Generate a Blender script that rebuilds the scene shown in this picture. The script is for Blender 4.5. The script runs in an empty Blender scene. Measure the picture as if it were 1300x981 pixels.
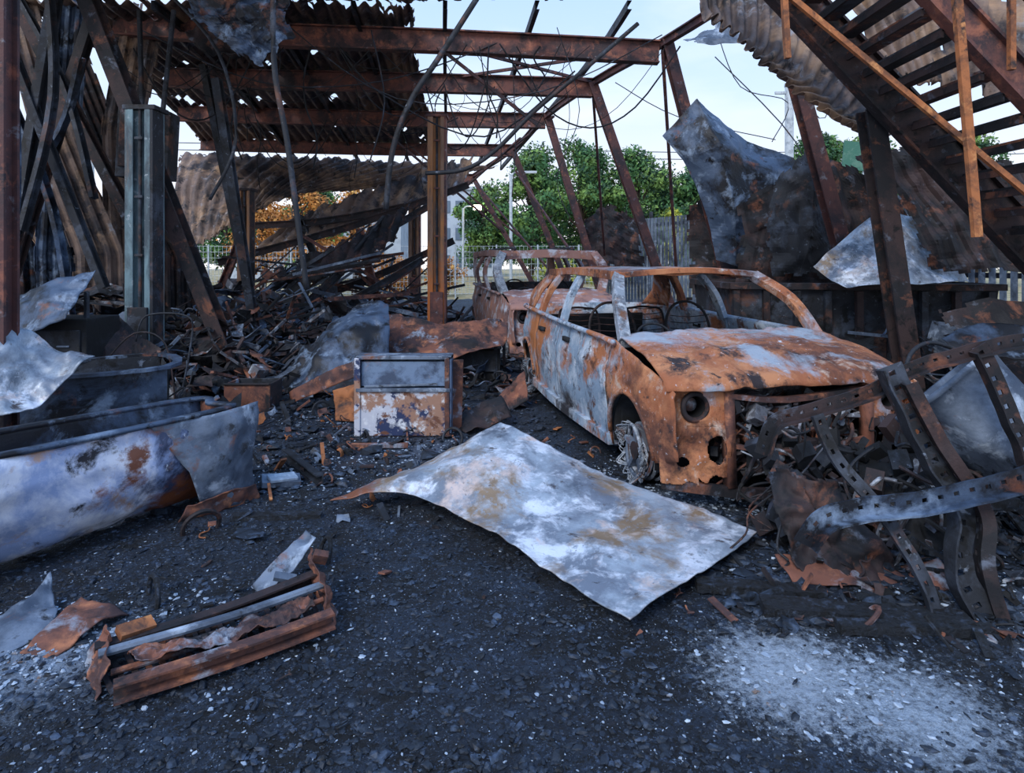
import bpy, math, random
import numpy as np
from mathutils import Vector, Matrix, noise, Euler
R=random.Random(7)
V=Vector
C=bpy.context.scene.collection

def lin(c):
    return tuple(((x/255)/12.92 if x/255<=.04045 else ((x/255+.055)/1.055)**2.4) for x in c)+(1,)

def mk(name, base, layers=(), rough=.8, metal=0., bump=.4, bscale=30, bdist=.01, seed=0, spots=()):
    m=bpy.data.materials.new(name); m.use_nodes=True; nt=m.node_tree; N=nt.nodes; L=nt.links
    b=N['Principled BSDF']; tc=N.new('ShaderNodeTexCoord')
    col=N.new('ShaderNodeRGB'); col.outputs[0].default_value=lin(base); cur=col.outputs[0]
    for i,ly in enumerate(layers):
        c,sc,lo,hi=ly[:4]; st=ly[4] if len(ly)>4 else (1,1,1)
        mp=N.new('ShaderNodeMapping'); mp.inputs['Location'].default_value=(seed*3.1+i*7.7,i*5.3+seed,i*2.9); mp.inputs['Scale'].default_value=st
        L.new(tc.outputs['Object'],mp.inputs[0])
        n=N.new('ShaderNodeTexNoise'); n.inputs['Scale'].default_value=sc; n.inputs['Detail'].default_value=8; n.inputs['Roughness'].default_value=.68; n.inputs['Distortion'].default_value=.3
        L.new(mp.outputs[0],n.inputs['Vector'])
        r=N.new('ShaderNodeMapRange'); r.inputs[1].default_value=lo; r.inputs[2].default_value=hi; L.new(n.outputs[0],r.inputs[0])
        x=N.new('ShaderNodeMix'); x.data_type='RGBA'; L.new(r.outputs[0],x.inputs[0]); L.new(cur,x.inputs[6]); x.inputs[7].default_value=lin(c); cur=x.outputs[2]
    for sp in spots:
        (p,r0,r1,c,sc)=sp[:5]; lo,hi=(sp[5:7] if len(sp)>5 else (.66,.95))
        d=N.new('ShaderNodeVectorMath'); d.operation='DISTANCE'; d.inputs[1].default_value=p; L.new(tc.outputs['Object'],d.inputs[0])
        r=N.new('ShaderNodeMapRange'); r.inputs[1].default_value=r0; r.inputs[2].default_value=r1; r.inputs[3].default_value=.36; r.inputs[4].default_value=0; L.new(d.outputs['Value'],r.inputs[0])
        n=N.new('ShaderNodeTexNoise'); n.inputs['Scale'].default_value=sc; n.inputs['Detail'].default_value=10; n.inputs['Roughness'].default_value=.8; L.new(tc.outputs['Object'],n.inputs['Vector'])
        a=N.new('ShaderNodeMath'); a.operation='ADD'; L.new(r.outputs[0],a.inputs[0]); L.new(n.outputs[0],a.inputs[1])
        q=N.new('ShaderNodeMapRange'); q.inputs[1].default_value=lo; q.inputs[2].default_value=hi; L.new(a.outputs[0],q.inputs[0])
        x=N.new('ShaderNodeMix'); x.data_type='RGBA'; L.new(q.outputs[0],x.inputs[0]); L.new(cur,x.inputs[6]); x.inputs[7].default_value=lin(c); cur=x.outputs[2]
    L.new(cur,b.inputs['Base Color']); b.inputs['Roughness'].default_value=rough; b.inputs['Metallic'].default_value=metal
    n=N.new('ShaderNodeTexNoise'); n.inputs['Scale'].default_value=bscale; n.inputs['Detail'].default_value=10; n.inputs['Roughness'].default_value=.7; L.new(tc.outputs['Object'],n.inputs['Vector'])
    bp=N.new('ShaderNodeBump'); bp.inputs['Strength'].default_value=bump; bp.inputs['Distance'].default_value=bdist
    L.new(n.outputs[0],bp.inputs['Height']); L.new(bp.outputs[0],b.inputs['Normal'])
    return m

M_beam=mk('beam_rust',(112,72,66),[((58,48,54),2.5,.44,.58),((156,100,80),6,.52,.66),((32,30,36),1.6,.55,.65),((160,156,162),9,.62,.72)],rough=.75,metal=.05)
M_col=mk('column_rust',(86,56,56),[((46,40,48),3,.45,.6),((132,82,68),7,.55,.66),((120,122,132),8,.6,.7)],rough=.7,metal=.05)
M_orange=mk('rail_orange_rust',(170,106,64),[((108,70,50),5,.44,.58),((54,44,44),6,.54,.64),((196,136,86),9,.58,.68)],rough=.8)
M_char=mk('charred_metal',(34,38,46),[((64,72,86),3,.5,.62),((98,66,54),2,.57,.67),((14,15,18),5,.55,.62),((116,126,142),14,.62,.7)],rough=.7,metal=.1)
M_chblue=mk('charred_blue_sheet',(72,90,116),[((24,27,35),1.8,.44,.56),((130,150,176),3.5,.54,.66),((116,74,58),2.4,.58,.66),((16,18,24),6,.59,.67)],rough=.55,metal=.25)
M_rust=mk('sheet_rust',(128,82,66),[((72,52,52),3,.43,.56),((168,110,80),7,.54,.66),((144,154,170),4,.56,.66),((32,31,36),2.2,.53,.62)],rough=.8,metal=.05)
M_rustdk=mk('sheet_rust_dark',(62,48,49),[((28,29,35),2,.42,.55),((122,78,60),4,.56,.67),((96,104,120),5,.59,.69),((17,18,22),7,.56,.64)],rough=.75,metal=.1)
M_roof=mk('roof_sheet_burnt',(116,98,90),[((52,50,56),1.2,.44,.58),((160,132,108),2,.5,.64,(1,.2,1)),((150,156,168),3,.58,.7),((34,33,38),4,.57,.65)],rough=.7,metal=.05)
M_estate=mk('burnt_estate_paint',(158,120,112),[((98,78,82),2.5,.48,.62),((186,126,94),5,.54,.66),((190,196,210),4,.52,.62),((46,42,48),3,.62,.70)],rough=.8)
M_pale=mk('pale_scorched_sheet',(168,182,198),[((116,126,142),2.0,.42,.56),((216,224,238),4.2,.50,.60),((140,120,98),1.9,.52,.62),((206,188,182),2.6,.56,.66),((80,74,76),7,.60,.67),((68,80,96),1.4,.56,.66),((132,82,60),1.7,.62,.69),((142,154,170),26,.56,.66),((60,58,62),16,.64,.70)],rough=.45,metal=.2,bump=.25,
   spots=[((-1.0,3.75,.1),.02,.35,(138,88,66),12,.62,.8)])
M_white=mk('blistered_white_panel',(146,166,208),[((222,228,244),1.9,.47,.58),((54,66,96),1.6,.51,.60),((176,146,132),2.6,.55,.64),((118,74,58),2.2,.58,.655),((38,40,50),4.4,.57,.65),((206,214,228),18,.62,.68)],rough=.5,metal=.15,bump=.25,
   spots=[((-1.9,3.7,.05),.1,.4,(132,80,56),9,.64,.82),((-2.75,2.5,.5),.05,.5,(150,126,116),7,.62,.85)])
M_grey=mk('grey_ash_metal',(114,128,148),[((70,82,100),3,.44,.6),((172,186,204),5,.55,.66),((122,82,66),3,.58,.66),((42,46,54),8,.58,.66)],rough=.65,metal=.15)
M_cargrey=mk('burnt_paint_grey',(136,158,182),[((188,200,214),3.2,.47,.60),((84,96,112),5,.54,.64),((172,110,74),1.9,.52,.60),((92,60,48),4.5,.57,.65),((214,220,230),14,.60,.67),((40,40,46),7,.60,.67)],rough=.7,metal=.05,bump=.6,seed=2,
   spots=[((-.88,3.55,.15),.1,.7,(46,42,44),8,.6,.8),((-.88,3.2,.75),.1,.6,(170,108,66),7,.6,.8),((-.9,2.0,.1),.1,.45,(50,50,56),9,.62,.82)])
M_carrust=mk('burnt_bonnet_rust',(160,98,66),[((190,130,92),3,.46,.6),((98,62,50),2.2,.47,.59),((190,168,154),5,.58,.68),((46,38,42),4,.55,.63),((156,168,184),1.7,.54,.63),((206,212,222),22,.62,.69),((40,38,42),12,.62,.69)],rough=.85,bump=.7,bscale=60,seed=4,
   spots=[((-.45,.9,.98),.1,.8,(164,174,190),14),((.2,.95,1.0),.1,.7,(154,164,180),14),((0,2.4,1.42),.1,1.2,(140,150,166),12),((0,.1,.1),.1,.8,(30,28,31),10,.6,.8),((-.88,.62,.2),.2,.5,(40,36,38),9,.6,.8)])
M_carash=mk('car_ash',(154,166,182),[((104,110,120),8,.45,.6),((204,212,222),14,.52,.62),((126,90,72),6,.57,.67)],rough=.95,bump=1,bscale=70,bdist=.02)
M_engine=mk('engine_alloy',(96,98,106),[((176,184,196),9,.51,.63),((120,76,56),7,.53,.63),((20,20,24),5,.51,.60)],rough=.6,metal=.2)
M_green=mk('lift_post_grey_green',(104,130,140),[((60,74,84),4,.45,.6,(1,1,.3)),((122,98,80),3,.55,.66,(1,1,.25)),((160,170,178),8,.6,.68)],rough=.6,metal=.05)
M_post=mk('lift_post_brown',(146,114,94),[((102,80,68),4,.45,.6,(1,1,.2)),((176,118,70),2,.54,.64,(1,1,.3)),((60,52,54),3,.58,.68,(1,1,.25))],rough=.7,metal=.0,
   spots=[((-1.18,9.9,.5),.2,1.6,(190,108,50),3,.6,.85)])
M_blueb=mk('cabinet_blue_grey',(112,134,164),[((66,80,104),5,.45,.6),((140,106,90),4,.58,.68)],rough=.6,metal=.1)
M_cab=mk('cabinet_blistered_paint',(192,196,210),[((40,54,92),5,.48,.51),((158,122,104),4,.52,.57),((222,226,234),8,.55,.66),((110,72,56),6,.57,.63)],rough=.6,seed=3)
M_black=mk('soot_black',(17,19,23),[((38,43,52),4,.5,.65)],rough=.85)
M_ground=mk('charcoal_ground',(28,38,53),[((46,62,84),1.6,.44,.62),((14,19,27),5,.48,.6),((78,98,128),30,.56,.66),((10,13,18),60,.5,.6),((140,164,194),80,.60,.66),((66,58,60),2.3,.62,.72),((112,128,152),7,.66,.76)],rough=.6,bump=1,bscale=70,bdist=.03,
   spots=[((1.0,2.28,0),.1,.5,(190,206,226),34,.64,.88),((1.35,2.08,0),.1,.5,(180,198,220),34,.66,.9),((-1.75,2.35,0),.1,.6,(160,178,202),26),((2.1,2.5,0),.1,.6,(110,126,150),24),((-.6,4.9,0),.1,.9,(100,116,140),24),((-2.0,7.5,0),.1,1.3,(130,146,168),20),((1.1,3.9,0),.1,.5,(120,136,160),20)])
M_coal=mk('charcoal_bits',(33,42,55),[((72,88,112),12,.5,.65),((12,15,20),20,.5,.6)],rough=.6,bump=.5)
M_ash=mk('ash_bits',(144,160,180),[((190,204,220),9,.5,.62),((112,98,92),7,.58,.66)],rough=.9)
M_board=mk('charred_wood',(28,34,43),[((68,82,104),18,.52,.64),((10,11,14),30,.5,.58)],rough=.6,bump=1,bscale=60,bdist=.02)
M_leaf=mk('leaves_green',(60,104,60),[((122,156,78),.6,.46,.6),((28,62,48),1.2,.48,.6)],rough=.8)
M_leafy=mk('leaves_yellow_green',(176,178,66),[((110,130,54),1,.46,.6)],rough=.7)
M_leafo=mk('leaves_scorched_orange',(196,130,58),[((138,92,50),1,.46,.6),((222,176,96),2,.54,.64)],rough=.7)
M_bark=mk('bark',(66,54,46),[((40,34,30),6,.5,.6)])
M_grass=mk('dry_grass',(170,150,110),[((122,124,90),.8,.46,.6),((198,182,150),3,.52,.64)],rough=.95)
M_bld=mk('building_render',(180,192,206),[((160,172,188),1,.5,.6)],rough=.8)
M_glass=mk('window_dark',(96,114,134),rough=.2)
M_galv=mk('galvanised_steel',(186,196,204),[((150,160,170),6,.5,.6)],rough=.5,metal=.1)
M_slat=mk('fence_slat',(116,130,148),[((66,74,86),2,.46,.6),((150,162,178),5,.55,.65)],rough=.7)
M_sign=mk('green_board',(52,104,88),[((80,120,104),3,.5,.6)],rough=.6)
m=bpy.data.materials.new('lamp_glow'); m.use_nodes=True; b=m.node_tree.nodes['Principled BSDF']; b.inputs['Emission Color'].default_value=(1,.8,.5,1); b.inputs['Emission Strength'].default_value=25; M_lamp=m

class MB:
    def __init__(s): s.v=[];s.f=[];s.m=[];s.mats=[]
    def mi(s,mat):
        if mat not in s.mats: s.mats.append(mat)
        return s.mats.index(mat)
    def add(s,vs,fs,mat):
        o=len(s.v); k=s.mi(mat); s.v+= [tuple(p) for p in vs]
        for f in fs: s.f.append(tuple(i+o for i in f)); s.m.append(k)
    def box(s,c,size,mat,rot=(0,0,0)):
        Mx=Euler(rot).to_matrix(); c=V(c)
        vs=[c+Mx@V((x*size[0]/2,y*size[1]/2,z*size[2]/2)) for x in(-1,1) for y in(-1,1) for z in(-1,1)]
        s.add(vs,[(0,1,3,2),(4,6,7,5),(0,4,5,1),(2,3,7,6),(0,2,6,4),(1,5,7,3)],mat)
    def sweep(s,pts,sec,mat,up=(0,0,1),closed=True,cap=True):
        pts=[V(p) for p in pts]; n=len(sec); vs=[]; up=V(up)
        for i,p in enumerate(pts):
            d=(pts[min(i+1,len(pts)-1)]-pts[max(i-1,0)]).normalized()
            a=d.cross(up)
            if a.length<.05: a=d.cross(V((0,1,0.01)))
            a.normalize(); b=a.cross(d).normalized()
            for (x,y) in sec: vs.append(p+a*x+b*y)
        fs=[]
        m=n if closed else n-1
        for i in range(len(pts)-1):
            for j in range(m):
                k=(j+1)%n; fs.append((i*n+j,i*n+k,(i+1)*n+k,(i+1)*n+j))
        if cap and closed:
            fs.append(tuple(range(n))[::-1]); fs.append(tuple((len(pts)-1)*n+j for j in range(n)))
        s.add(vs,fs,mat)
    def bar(s,p,q,w,h,mat,up=(0,0,1)):
        s.sweep([p,q],[(-w/2,-h/2),(w/2,-h/2),(w/2,h/2),(-w/2,h/2)],mat,up)
    def path(s,pts,w,h,mat,up=(0,0,1),k=4):
        s.sweep(spl(pts,k),[(-w/2,-h/2),(w/2,-h/2),(w/2,h/2),(-w/2,h/2)],mat,up)
    def tube(s,pts,r,mat,n=8,k=5):
        P=spl(pts,k) if len(pts)>2 else pts
        s.sweep(P,[(r*math.cos(2*math.pi*i/n),r*math.sin(2*math.pi*i/n)) for i in range(n)],mat)
    def ibeam(s,pts,h,w,mat,t=.02,up=(0,0,1),k=1):
        P=spl(pts,k) if k>1 else pts
        H=h/2;W=w/2
        s.sweep(P,[(-W,-H),(W,-H),(W,-H+t),(t/2,-H+t),(t/2,H-t),(W,H-t),(W,H),(-W,H),(-W,H-t),(-t/2,H-t),(-t/2,-H+t),(-W,-H+t)],mat,up)
    def chan(s,pts,h,w,mat,t=.006,up=(0,0,1),k=1):
        P=spl(pts,k) if k>1 else pts
        H=h/2
        s.sweep(P,[(0,-H),(w,-H),(w,-H+t),(t,-H+t),(t,H-t),(w,H-t),(w,H),(0,H)],mat,up)
    def ring(s,c,r,r2,mat,ax=(0,0,1),n=24,m=6):
        ax=V(ax).normalized(); a=ax.cross(V((0.3,.2,1)) if abs(ax.z)<.9 else V((1,0,0))).normalized(); b=ax.cross(a)
        vs=[];fs=[]
        for i in range(n):
            t=2*math.pi*i/n; d=a*math.cos(t)+b*math.sin(t)
            for j in range(m):
                u=2*math.pi*j/m; vs.append(V(c)+d*(r+r2*math.cos(u))+ax*(r2*math.sin(u)))
        for i in range(n):
            for j in range(m): fs.append((i*m+j,((i+1)%n)*m+j,((i+1)%n)*m+(j+1)%m,i*m+(j+1)%m))
        s.add(vs,fs,mat)
    def cyl(s,p,q,r,mat,n=16): s.sweep([p,q],[(r*math.cos(2*math.pi*i/n),r*math.sin(2*math.pi*i/n)) for i in range(n)],mat)
    def grid(s,fn,us,vs_,mat,skip=None):
        P=[fn(u,v) for v in vs_ for u in us]; n=len(us); fs=[]
        for j in range(len(vs_)-1):
            for i in range(n-1):
                if skip and skip((us[i]+us[i+1])/2,(vs_[j]+vs_[j+1])/2): continue
                fs.append((j*n+i,j*n+i+1,(j+1)*n+i+1,(j+1)*n+i))
        s.add(P,fs,mat)
    def done(s,name,smooth=False,solid=0,bevel=0,parent=None,loc=None,rz=0):
        me=bpy.data.meshes.new(name); me.from_pydata(s.v,[],s.f); me.update()
        for x in s.mats: me.materials.append(x)
        me.polygons.foreach_set('material_index',s.m)
        if smooth: me.polygons.foreach_set('use_smooth',[True]*len(me.polygons))
        o=bpy.data.objects.new(name,me); C.objects.link(o)
        if solid:
            d=o.modifiers.new('s','SOLIDIFY'); d.thickness=solid; d.offset=0
        if bevel:
            d=o.modifiers.new('b','BEVEL'); d.width=bevel; d.segments=2
        if parent: o.parent=parent
        if loc: o.location=loc
        o.rotation_euler.z=rz
        return o

def cat(P,t):
    n=len(P)-1; i=min(int(t),n-1); f=t-i
    a=P[max(i-1,0)];b=P[i];c=P[i+1];d=P[min(i+2,n)]
    return .5*((2*b)+(c-a)*f+(2*a-5*b+4*c-d)*f*f+(3*b-a-3*c+d)*f**3)
def linp(P,t):
    n=len(P)-1; i=min(int(t),n-1); f=t-i
    return P[i]*(1-f)+P[i+1]*f
def spl(pts,k):
    P=[np.array(p,float) for p in pts]; n=(len(P)-1)*k
    if k<=1: return [V(p) for p in P]
    return [V(cat(P,i/k)) for i in range(n+1)]
def lerp(x,xs,ys): return float(np.interp(x,xs,ys))

def patch_into(mb,rows,mat,nu=24,nv=24,amp=.02,freq=3,corr=0,cn=8,cdir='u',rag=0,holes=0,seed=0,kink=1,lin_=False):
    rows=[[np.array(p,float) for p in r] for r in rows]; F=linp if lin_ else cat
    nr=len(rows); nc=len(rows[0]); G=np.zeros((nv+1,nu+1,3))
    for i in range(nu+1):
        tu=i/nu*(nc-1)
        colp=[F(r,tu) for r in rows]
        for j in range(nv+1): G[j,i]=F(colp,j/nv*(nr-1))
    du=np.gradient(G,axis=1); dv=np.gradient(G,axis=0); Nn=np.cross(du,dv); Nn/=np.linalg.norm(Nn,axis=2,keepdims=True)+1e-9
    off=V((seed*3.7,seed*1.3,seed*.7))
    for j in range(nv+1):
        for i in range(nu+1):
            p=V(G[j,i])*freq+off
            d=(noise.noise(p)+ kink*(0.5-abs(noise.noise(p*1.7+V((5,5,5)))))*.8 + .35*noise.noise(p*3.1)+kink*.5*abs(noise.noise(p*2.6+V((9,2,5)))))*amp
            if corr:
                t=(i/nu if cdir=='u' else j/nv)*cn
                d+=corr*max(-1,min(1,1.6*math.sin(2*math.pi*t)))
            G[j,i]+=Nn[j,i]*d
    fs=[]
    for j in range(nv):
        for i in range(nu):
            e=min(i,nu-1-i,j,nv-1-j)
            c=V(G[j,i])*4+off
            if rag and e<3 and noise.noise(c*2)*3>e+1-rag*2: continue
            if holes and noise.noise(c*.8)>holes: continue
            a=j*(nu+1)+i; fs.append((a,a+1,a+nu+2,a+nu+1))
    mb.add([tuple(p) for p in G.reshape(-1,3)],fs,mat)
def patch(name,rows,mat,thick=.006,smooth=True,**k):
    mb=MB(); patch_into(mb,rows,mat,**k); return mb.done(name,smooth=smooth,solid=thick)

def rocks(name,cs,ss,mat,flat=.6):
    t=(1+5**.5)/2
    iv=np.array([(-1,t,0),(1,t,0),(-1,-t,0),(1,-t,0),(0,-1,t),(0,1,t),(0,-1,-t),(0,1,-t),(t,0,-1),(t,0,1),(-t,0,-1),(-t,0,1)])/1.9
    fi=np.array([(0,11,5),(0,5,1),(0,1,7),(0,7,10),(0,10,11),(1,5,9),(5,11,4),(11,10,2),(10,7,6),(7,1,8),(3,9,4),(3,4,2),(3,2,6),(3,6,8),(3,8,9),(4,9,5),(2,4,11),(6,2,10),(8,6,7),(9,8,1)])
    rg=np.random.default_rng(len(cs)); n=len(cs); cs=np.array(cs); ss=np.array(ss)
    vv=iv[None]*(rg.uniform(.5,1.3,(n,12,1)))
    sc=np.stack([rg.uniform(.6,1.6,n),rg.uniform(.5,1.2,n),rg.uniform(.3,1,n)*flat],1)
    vv=vv*sc[:,None,:]
    a=rg.uniform(0,6.28,n); c,s_=np.cos(a),np.sin(a)
    x=vv[:,:,0]*c[:,None]-vv[:,:,1]*s_[:,None]; y=vv[:,:,0]*s_[:,None]+vv[:,:,1]*c[:,None]
    vv=np.stack([x,y,vv[:,:,2]],2)*ss[:,None,None]+cs[:,None,:]
    F=(fi[None]+(np.arange(n)*12)[:,None,None]).reshape(-1,3)
    me=bpy.data.meshes.new(name); me.from_pydata(vv.reshape(-1,3).tolist(),[],F.tolist()); me.materials.append(mat)
    o=bpy.data.objects.new(name,me); C.objects.link(o); return o

# ---------- ground ----------
def gh(x,y):
    d=noise.noise(V((x*.9,y*.9,0)))*.03+noise.noise(V((x*5,y*5,3)))*.014+abs(noise.noise(V((x*14,y*14,1))))*.02
    d+=.35*math.exp(-(((x+3.6)/1.9)**2+((y-9)/2.4)**2))
    d+=.35*math.exp(-(((x+5.2)/1.6)**2+((y-6.8)/1.8)**2))
    d+=.14*math.exp(-(((x-2.1)/.6)**2+((y-3.1)/.35)**2))
    return d
mb=MB()
xs=np.concatenate([np.linspace(-14,-4.2,50)[:-1],np.linspace(-4.2,4,340)[:-1],np.linspace(4,14,50)])
ys=np.concatenate([np.linspace(-5,1.2,20)[:-1],np.linspace(1.2,5.5,200)[:-1],np.linspace(5.5,12,120)[:-1],np.linspace(12,24,50)])
mb.grid(lambda u,v:(u,v,gh(u,v)),list(xs),list(ys),M_ground); mb.done('ground',smooth=True)
mb=MB(); mb.grid(lambda u,v:(u,v,-.06+.1*noise.noise(V((u*.2,v*.2,0)))),list(np.linspace(-80,80,60)),list(np.linspace(21,110,40)),M_grass); mb.done('grass_field',smooth=True)

def scatter(n,y0,y1,s0,s1,pw=1.0,avoid=False):
    cs=[];ss=[]
    for _ in range(n):
        y=y0*(y1/y0)**(R.random()**pw); x=R.uniform(-.9,.9)*y
        if avoid and ((x-1.15)/.6)**2+((y-2.2)/.4)**2<R.uniform(.2,1.3): continue
        s=s0*(s1/s0)**(R.random()**1.6); cs.append((x,y,gh(x,y)+s*.15)); ss.append(s)
    return cs,ss
c,s=scatter(27000,1.6,8,.003,.022,avoid=True); rocks('charcoal_rubble',c,s,M_coal)
c,s=scatter(5600,1.6,9,.0018,.0085); rocks('ash_fragments',c,s,M_ash)
cs=[];ss=[]
for (cx,cy,sd,n) in [(1.1,2.2,.3,300),(-1.75,2.4,.25,600),(-1.2,2.6,.3,400),(2.0,2.7,.3,300),(1.2,3.9,.3,500),(-1.4,4.4,.5,500),(.9,4.5,.25,300),(-1.6,5.6,.6,500),(1.7,3.3,.4,300),(-.6,4.9,.4,300)]:
    for _ in range(n):
        x=R.gauss(cx,sd);y=R.gauss(cy,sd*.6)
        if y<1.5: continue
        cs.append((x,y,gh(x,y)+.003)); ss.append(.002+.013*R.random()**2)
rocks('ash_clumps',cs,ss,M_ash)
cs=[];ss=[]
for _ in range(900):
    x=R.gauss(-2.8,1.3);y=R.gauss(7.6,1.5)
    cs.append((x,y,gh(x,y)+.02)); ss.append(R.uniform(.02,.10))
for _ in range(800):
    x=R.uniform(.9,3.4);y=R.uniform(2.5,3.7)
    cs.append((x,y,gh(x,y)+.01)); ss.append(R.uniform(.01,.05))
for _ in range(500):
    x=R.uniform(-2.2,.4);y=R.uniform(3.8,6.2)
    cs.append((x,y,gh(x,y)+.01)); ss.append(R.uniform(.01,.035))
rocks('charred_chunks',cs,ss,M_coal)

# ---------- cars ----------
def car(loc,rz,name,p,MS,MR):
    root=bpy.data.objects.new(name,None); C.objects.link(root); root.location=loc; root.rotation_euler.z=rz
    Hd=p.get('dz',0); pk=p.get('pk',1); BL=.93+Hd
    Wt=lambda s: lerp(s,[0,.15,.4,.7,1.2,2.2,3.2,3.8,p['L']],[.83,.86,.88,.885,.89,.89,.88,.85,.76])
    zt=lambda s: lerp(s,[0,.12,.5,.95,2.3,3.4,p['L']],[.72,.765,.86,.93,.945,.975,.97])+Hd
    ws=[p['w0'],p['w1']]; ar=.345; az=.27
    def lat(s,z):
        t=(z-.58-Hd/2)/.42
        return Wt(s)*(1-.055*t*t-.02*max(0,t)) +(.012*math.exp(-((z-.70-Hd)/.03)**2))
    ss=set([.02,.06,.12,.2]+[round(x,3) for x in np.linspace(.25,p['L'],60)])
    for w in ws:
        for a in np.linspace(0,math.pi,25): ss.add(round(w+ar*math.cos(a),4))
    seams=[p['cowl']+.12,p['bp'],p['cp']]
    for q in seams: ss.add(q-.007); ss.add(q+.007)
    ss=sorted(x for x in ss if 0<x<=p['L'])
    def zb(s):
        for w in ws:
            if abs(s-w)<ar-1e-4: return az+math.sqrt(ar*ar-(s-w)**2)
        return .17 if s>.9 else lerp(s,[0,.3],[.34,.24])
    n=14
    mb=MB()
    for sg in(-1,1):
        def fn(s,v):
            z=zb(s)+(zt(s)-zb(s))*v; d=.022*noise.noise(V((s*3,z*4,sg*5)))+.010*noise.noise(V((s*9,z*9,sg*5)))
            return (sg*(lat(s,z)+d),s,z)
        def sk(s,v): return any(abs(s-q)<.007 for q in seams) and v>.08
        vs=list(np.linspace(0,1,n))
        f=[x for x in ss if x<=p['cowl']+.13]; g=[x for x in ss if x>=p['cowl']+.12]
        mb.grid(fn,f,vs,MR,sk); mb.grid(fn,g,vs,MS,sk)
        for w in ws:
            arc=[(sg*(lat(w+ar*math.cos(a),az+ar*math.sin(a))+.004),w+ar*math.cos(a),az+ar*math.sin(a)) for a in np.linspace(0,math.pi,20)]
            mb.tube(arc,.014,MR,n=6,k=1)
            mb.grid(lambda u,v:(sg*(lat(w,az)*.98-v*.42),w+ar*math.cos(u),az+ar*math.sin(u)),list(np.linspace(-.2,math.pi+.2,18)),[0,.5,1],M_black)
            mb.grid(lambda u,v:(sg*.44,w+ar*v*math.cos(u),az+ar*v*math.sin(u)),list(np.linspace(-.2,math.pi+.2,18)),[0,1],M_black)
        for hs in (p['bp']-.28,p['cp']-.2): mb.box((sg*(Wt(hs)*.985),hs,.80+Hd),(.03,.16,.035),M_black)
        mb.tube([(sg*(lat(s,.7)*.985),s,zt(s)-.005) for s in np.linspace(p['cowl'],p['L']-.02,16)],.018,MS,n=6,k=1)
    mb.grid(lambda u,v:(u*Wt(p['L'])*.96,p['L']+.10*(1-u*u),.25+(zt(p['L'])-.25)*v),list(np.linspace(-1,1,12)),list(np.linspace(0,1,6)),MS)
    rz1=p['rz']; r0,r1=p['r0'],p['r1']; rw=p.get('rw',.61)
    # solid rear quarter panels beside the tailgate
    for sg in(-1,1):
        def qf(u,v):
            s0=lerp(v,[0,1],[p['cp']+p.get('q0',.38),p['cp']+p.get('q1',.02)]); s1=lerp(v,[0,1],[p['L']-.03,r1+.03]); s=s0+(s1-s0)*u
            x=lerp(v,[0,.5,1],[Wt(s)*.93,(Wt(s)*.93+rw)/2+.04,rw+.01]); return (sg*(x+.008*noise.noise(V((s*5,v*5,sg)))),s,zt(s)-.01+(rz1-.02-zt(s))*v)
        mb.grid(qf,list(np.linspace(0,1,10)),list(np.linspace(0,1,10)),MR)
    mb.done('body_sides',smooth=True,solid=.008,parent=root)
    mb=MB()
    for sg in(-1,1):
        mb.path([(sg*.785,p['cowl']+.02,.92+Hd),(sg*(.085+rw+.035),(p['cowl']+r0)/2-.03,(rz1+.92+Hd)/2+.03),(sg*rw,r0,rz1-.02)],.085*pk,.065*pk,M_carash if sg<0 else MR,up=(0,-1,.5))
        mb.path([(sg*.82,p['bp'],BL),(sg*(rw+.13),p['bp']+.03,(BL+rz1)/2),(sg*rw,p['bp']+.09,rz1-.03)],.05,.11*pk,MS,up=(0,1,0))
        mb.path([(sg*.82,p['cp'],BL+.02),(sg*(rw+.13),p['cp']-.02,(BL+rz1)/2),(sg*rw,p['cp']-.08,rz1-.03)],.05,.11*pk,MR,up=(0,1,0))
        mb.path([(sg*rw,r0-.02,rz1-.02),(sg*(rw+.02),(r0+r1)/2,rz1+.005),(sg*rw,r1+.02,rz1-.03)],.06,.07*pk,MR)
        mb.path([(sg*.84,p['cowl']+.1,.2),(sg*.86,2.2,.18),(sg*.84,3.3,.2)],.08,.08,MS)
    hh_=p.get('hdr',.045)
    mb.path([(-rw,r0,rz1-.01-hh_/2+.02),(0,r0-.07,rz1+.03-hh_/2+.02),(rw,r0,rz1-.01-hh_/2+.02)],.07,hh_,MR)
    mb.path([(-rw,r1,rz1-.02),(0,r1+.05,rz1+.02),(rw,r1,rz1-.02)],.07,hh_,MR)
    mb.path([(-.8,p['cowl']+.08,.90+Hd),(0,p['cowl']-.05,.95+Hd),(.8,p['cowl']+.08,.90+Hd)],.12,.06,M_carash)
    mb.box((0,2.2,.2),(1.6,3.4,.03),M_black)
    mb.box((0,p['cowl']+.05,.55+Hd/2),(1.6,.03,.75),M_black)
    mb.box((0,p['L']-.1,.55),(1.4,.03,.6),M_black)
    mb.tube([(-.75,p['cowl']+.28,.82+Hd),(0,p['cowl']+.24,.86+Hd),(.75,p['cowl']+.28,.82+Hd)],.03,MR)
    for lx in(-.38,.38):
        for sb,sc in((p['bp']-.15,1),(p['cp']+.05,.9)):
            mb.tube([(lx-.22,sb-.05,.4),(lx-.22,sb+.05,.9+Hd),(lx-.1,sb+.1,1.08*sc+Hd),(lx+.1,sb+.1,1.08*sc+Hd),(lx+.22,sb+.05,.9+Hd),(lx+.22,sb-.05,.4)],.014,M_rustdk,n=6)
            for q in range(9):
                zz=.5+q*.06; mb.tube([(lx-.2,sb,zz),(lx,sb+.03,zz-.02),(lx+.2,sb,zz)],.006,M_rustdk,n=4,k=3)
            mb.box((lx,sb-.25,.42),(.44,.45,.05),M_char)
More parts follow.
